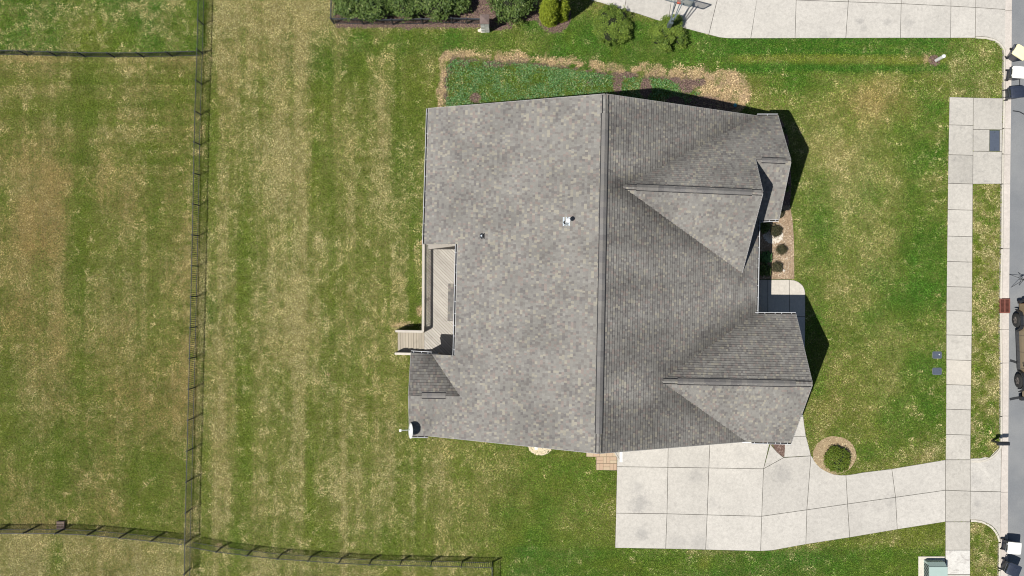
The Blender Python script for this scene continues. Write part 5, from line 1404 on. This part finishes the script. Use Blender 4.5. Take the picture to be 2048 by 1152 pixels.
# door seams and sill
for yy in (WB/2-.93, WB/2-1.95, -WB/2+.78):
    tb((.193, yy-.008, .50), (.199, yy+.008, 1.17), M['blackp'], 'door_seam', body)
tb((.02, -WB/2+.62, .40), (.22, WB/2-.62, .46), M['blackp'], 'side_step')
for cy in (-WB/2, WB/2):
    # trapezoid flare over each wheel
    pts = [(-.66, .50), (-.50, .92), (-.28, 1.06), (.28, 1.06), (.50, .92), (.66, .50)]; mb = MB()
    for (a, b) in zip(pts[:-1], pts[1:]): mb.bar((.10, cy+a[0], a[1]), (.10, cy+b[0], b[1]), .22, .05, Vector((0, 0, 1)) if abs(b[0]-a[0]) > .1 else Vector((0, 1, 0)))
    mb.build('fender_flare', M['blackp'], tk)
    for xa, xb, xs_ in ((0, .26, -1), (TW-.24, TW+.02, 1)):
        wo = MB(); wo.lathe([(.22, 0), (.27, -.005), (.42, .02), (.44, .06), (.44, .20), (.42, .24), (.22, .25)], 28, Matrix.Translation((xa, cy, .44)) @ Matrix.Rotation(math.pi/2, 4, 'Y')).build('wheel', M['tread'], tk, True)
        xf = xa-.002 if xs_ < 0 else xb+.002
        rm = MB().cyl((xf+.03*(-xs_), cy, .44), (xf+.05*(-xs_), cy, .44), .24, n=24).cyl((xf, cy, .44), (xf+.03*(-xs_), cy, .44), .07, n=14)
        for k in range(5):
            a = k*2*math.pi/5; rm.bar((xf+.015*(-xs_), cy, .44), (xf+.015*(-xs_), cy+.22*math.cos(a), .44+.22*math.sin(a)), .07, .03, Vector((1, 0, 0)))
        rm.build('rim', M['rim'], tk)
tb((.16, WB/2+1.02, .48), (TW-.1, WB/2+1.20, .72), M['blackp'], 'rear_bumper'); tb((.05, -WB/2-1.18, .48), (TW, -WB/2-.95, .74), M['blackp'], 'front_bumper')
tb((.45, WB/2+1.20, .52), (.85, WB/2+1.30, .66), M['blackp'], 'bumper_step')
# cab
cab = [(-WB/2+.66, 1.19), (-WB/2+1.10, 1.78), (WB/2-1.20, 1.80), (WB/2-.98, 1.19)]
v = [Vector((.24 if z < 1.5 else .38, y, z)) for y, z in cab]+[Vector((TW-.16 if z < 1.5 else TW-.30, y, z)) for y, z in cab]
MB().add(v, [(0, 1, 2, 3), (7, 6, 5, 4), (0, 4, 5, 1), (1, 5, 6, 2), (2, 6, 7, 3)]).build('cab', M['tan'], tk)
for (ya_, yb_) in ((-WB/2+1.05, -.35+.05), (-.22, WB/2-1.28)):
    MB().add([(.262, ya_, 1.24), (.262, yb_, 1.24), (.362, yb_-.05, 1.70), (.362, ya_+.12, 1.70)], [(0, 1, 2, 3)]).build('side_window', M['glassd'], tk)
MB().add([(.36, -WB/2+.66, 1.24), (TW-.28, -WB/2+.66, 1.24), (TW-.42, -WB/2+1.05, 1.74), (.50, -WB/2+1.05, 1.74)], [(0, 1, 2, 3)]).build('windscreen', M['glassd'], tk)
tb((.32, WB/2-.95, 1.165), (TW-.24, WB/2+.95, 1.185), M['blackp'], 'bed_cover')
for s_ in (.06, TW-.02): tb((s_-.1, -WB/2+.95, 1.22), (s_+.1, -WB/2+1.07, 1.42), M['blackp'], 'mirror')
for x in (.35, TW-.35): tb((x-.1, -WB/2-.965, .80), (x+.1, -WB/2-.952, .96), M['foil'], 'headlight'); tb((x-.08, WB/2+1.021, .80), (x+.08, WB/2+1.035, 1.08), M['red'], 'taillight')
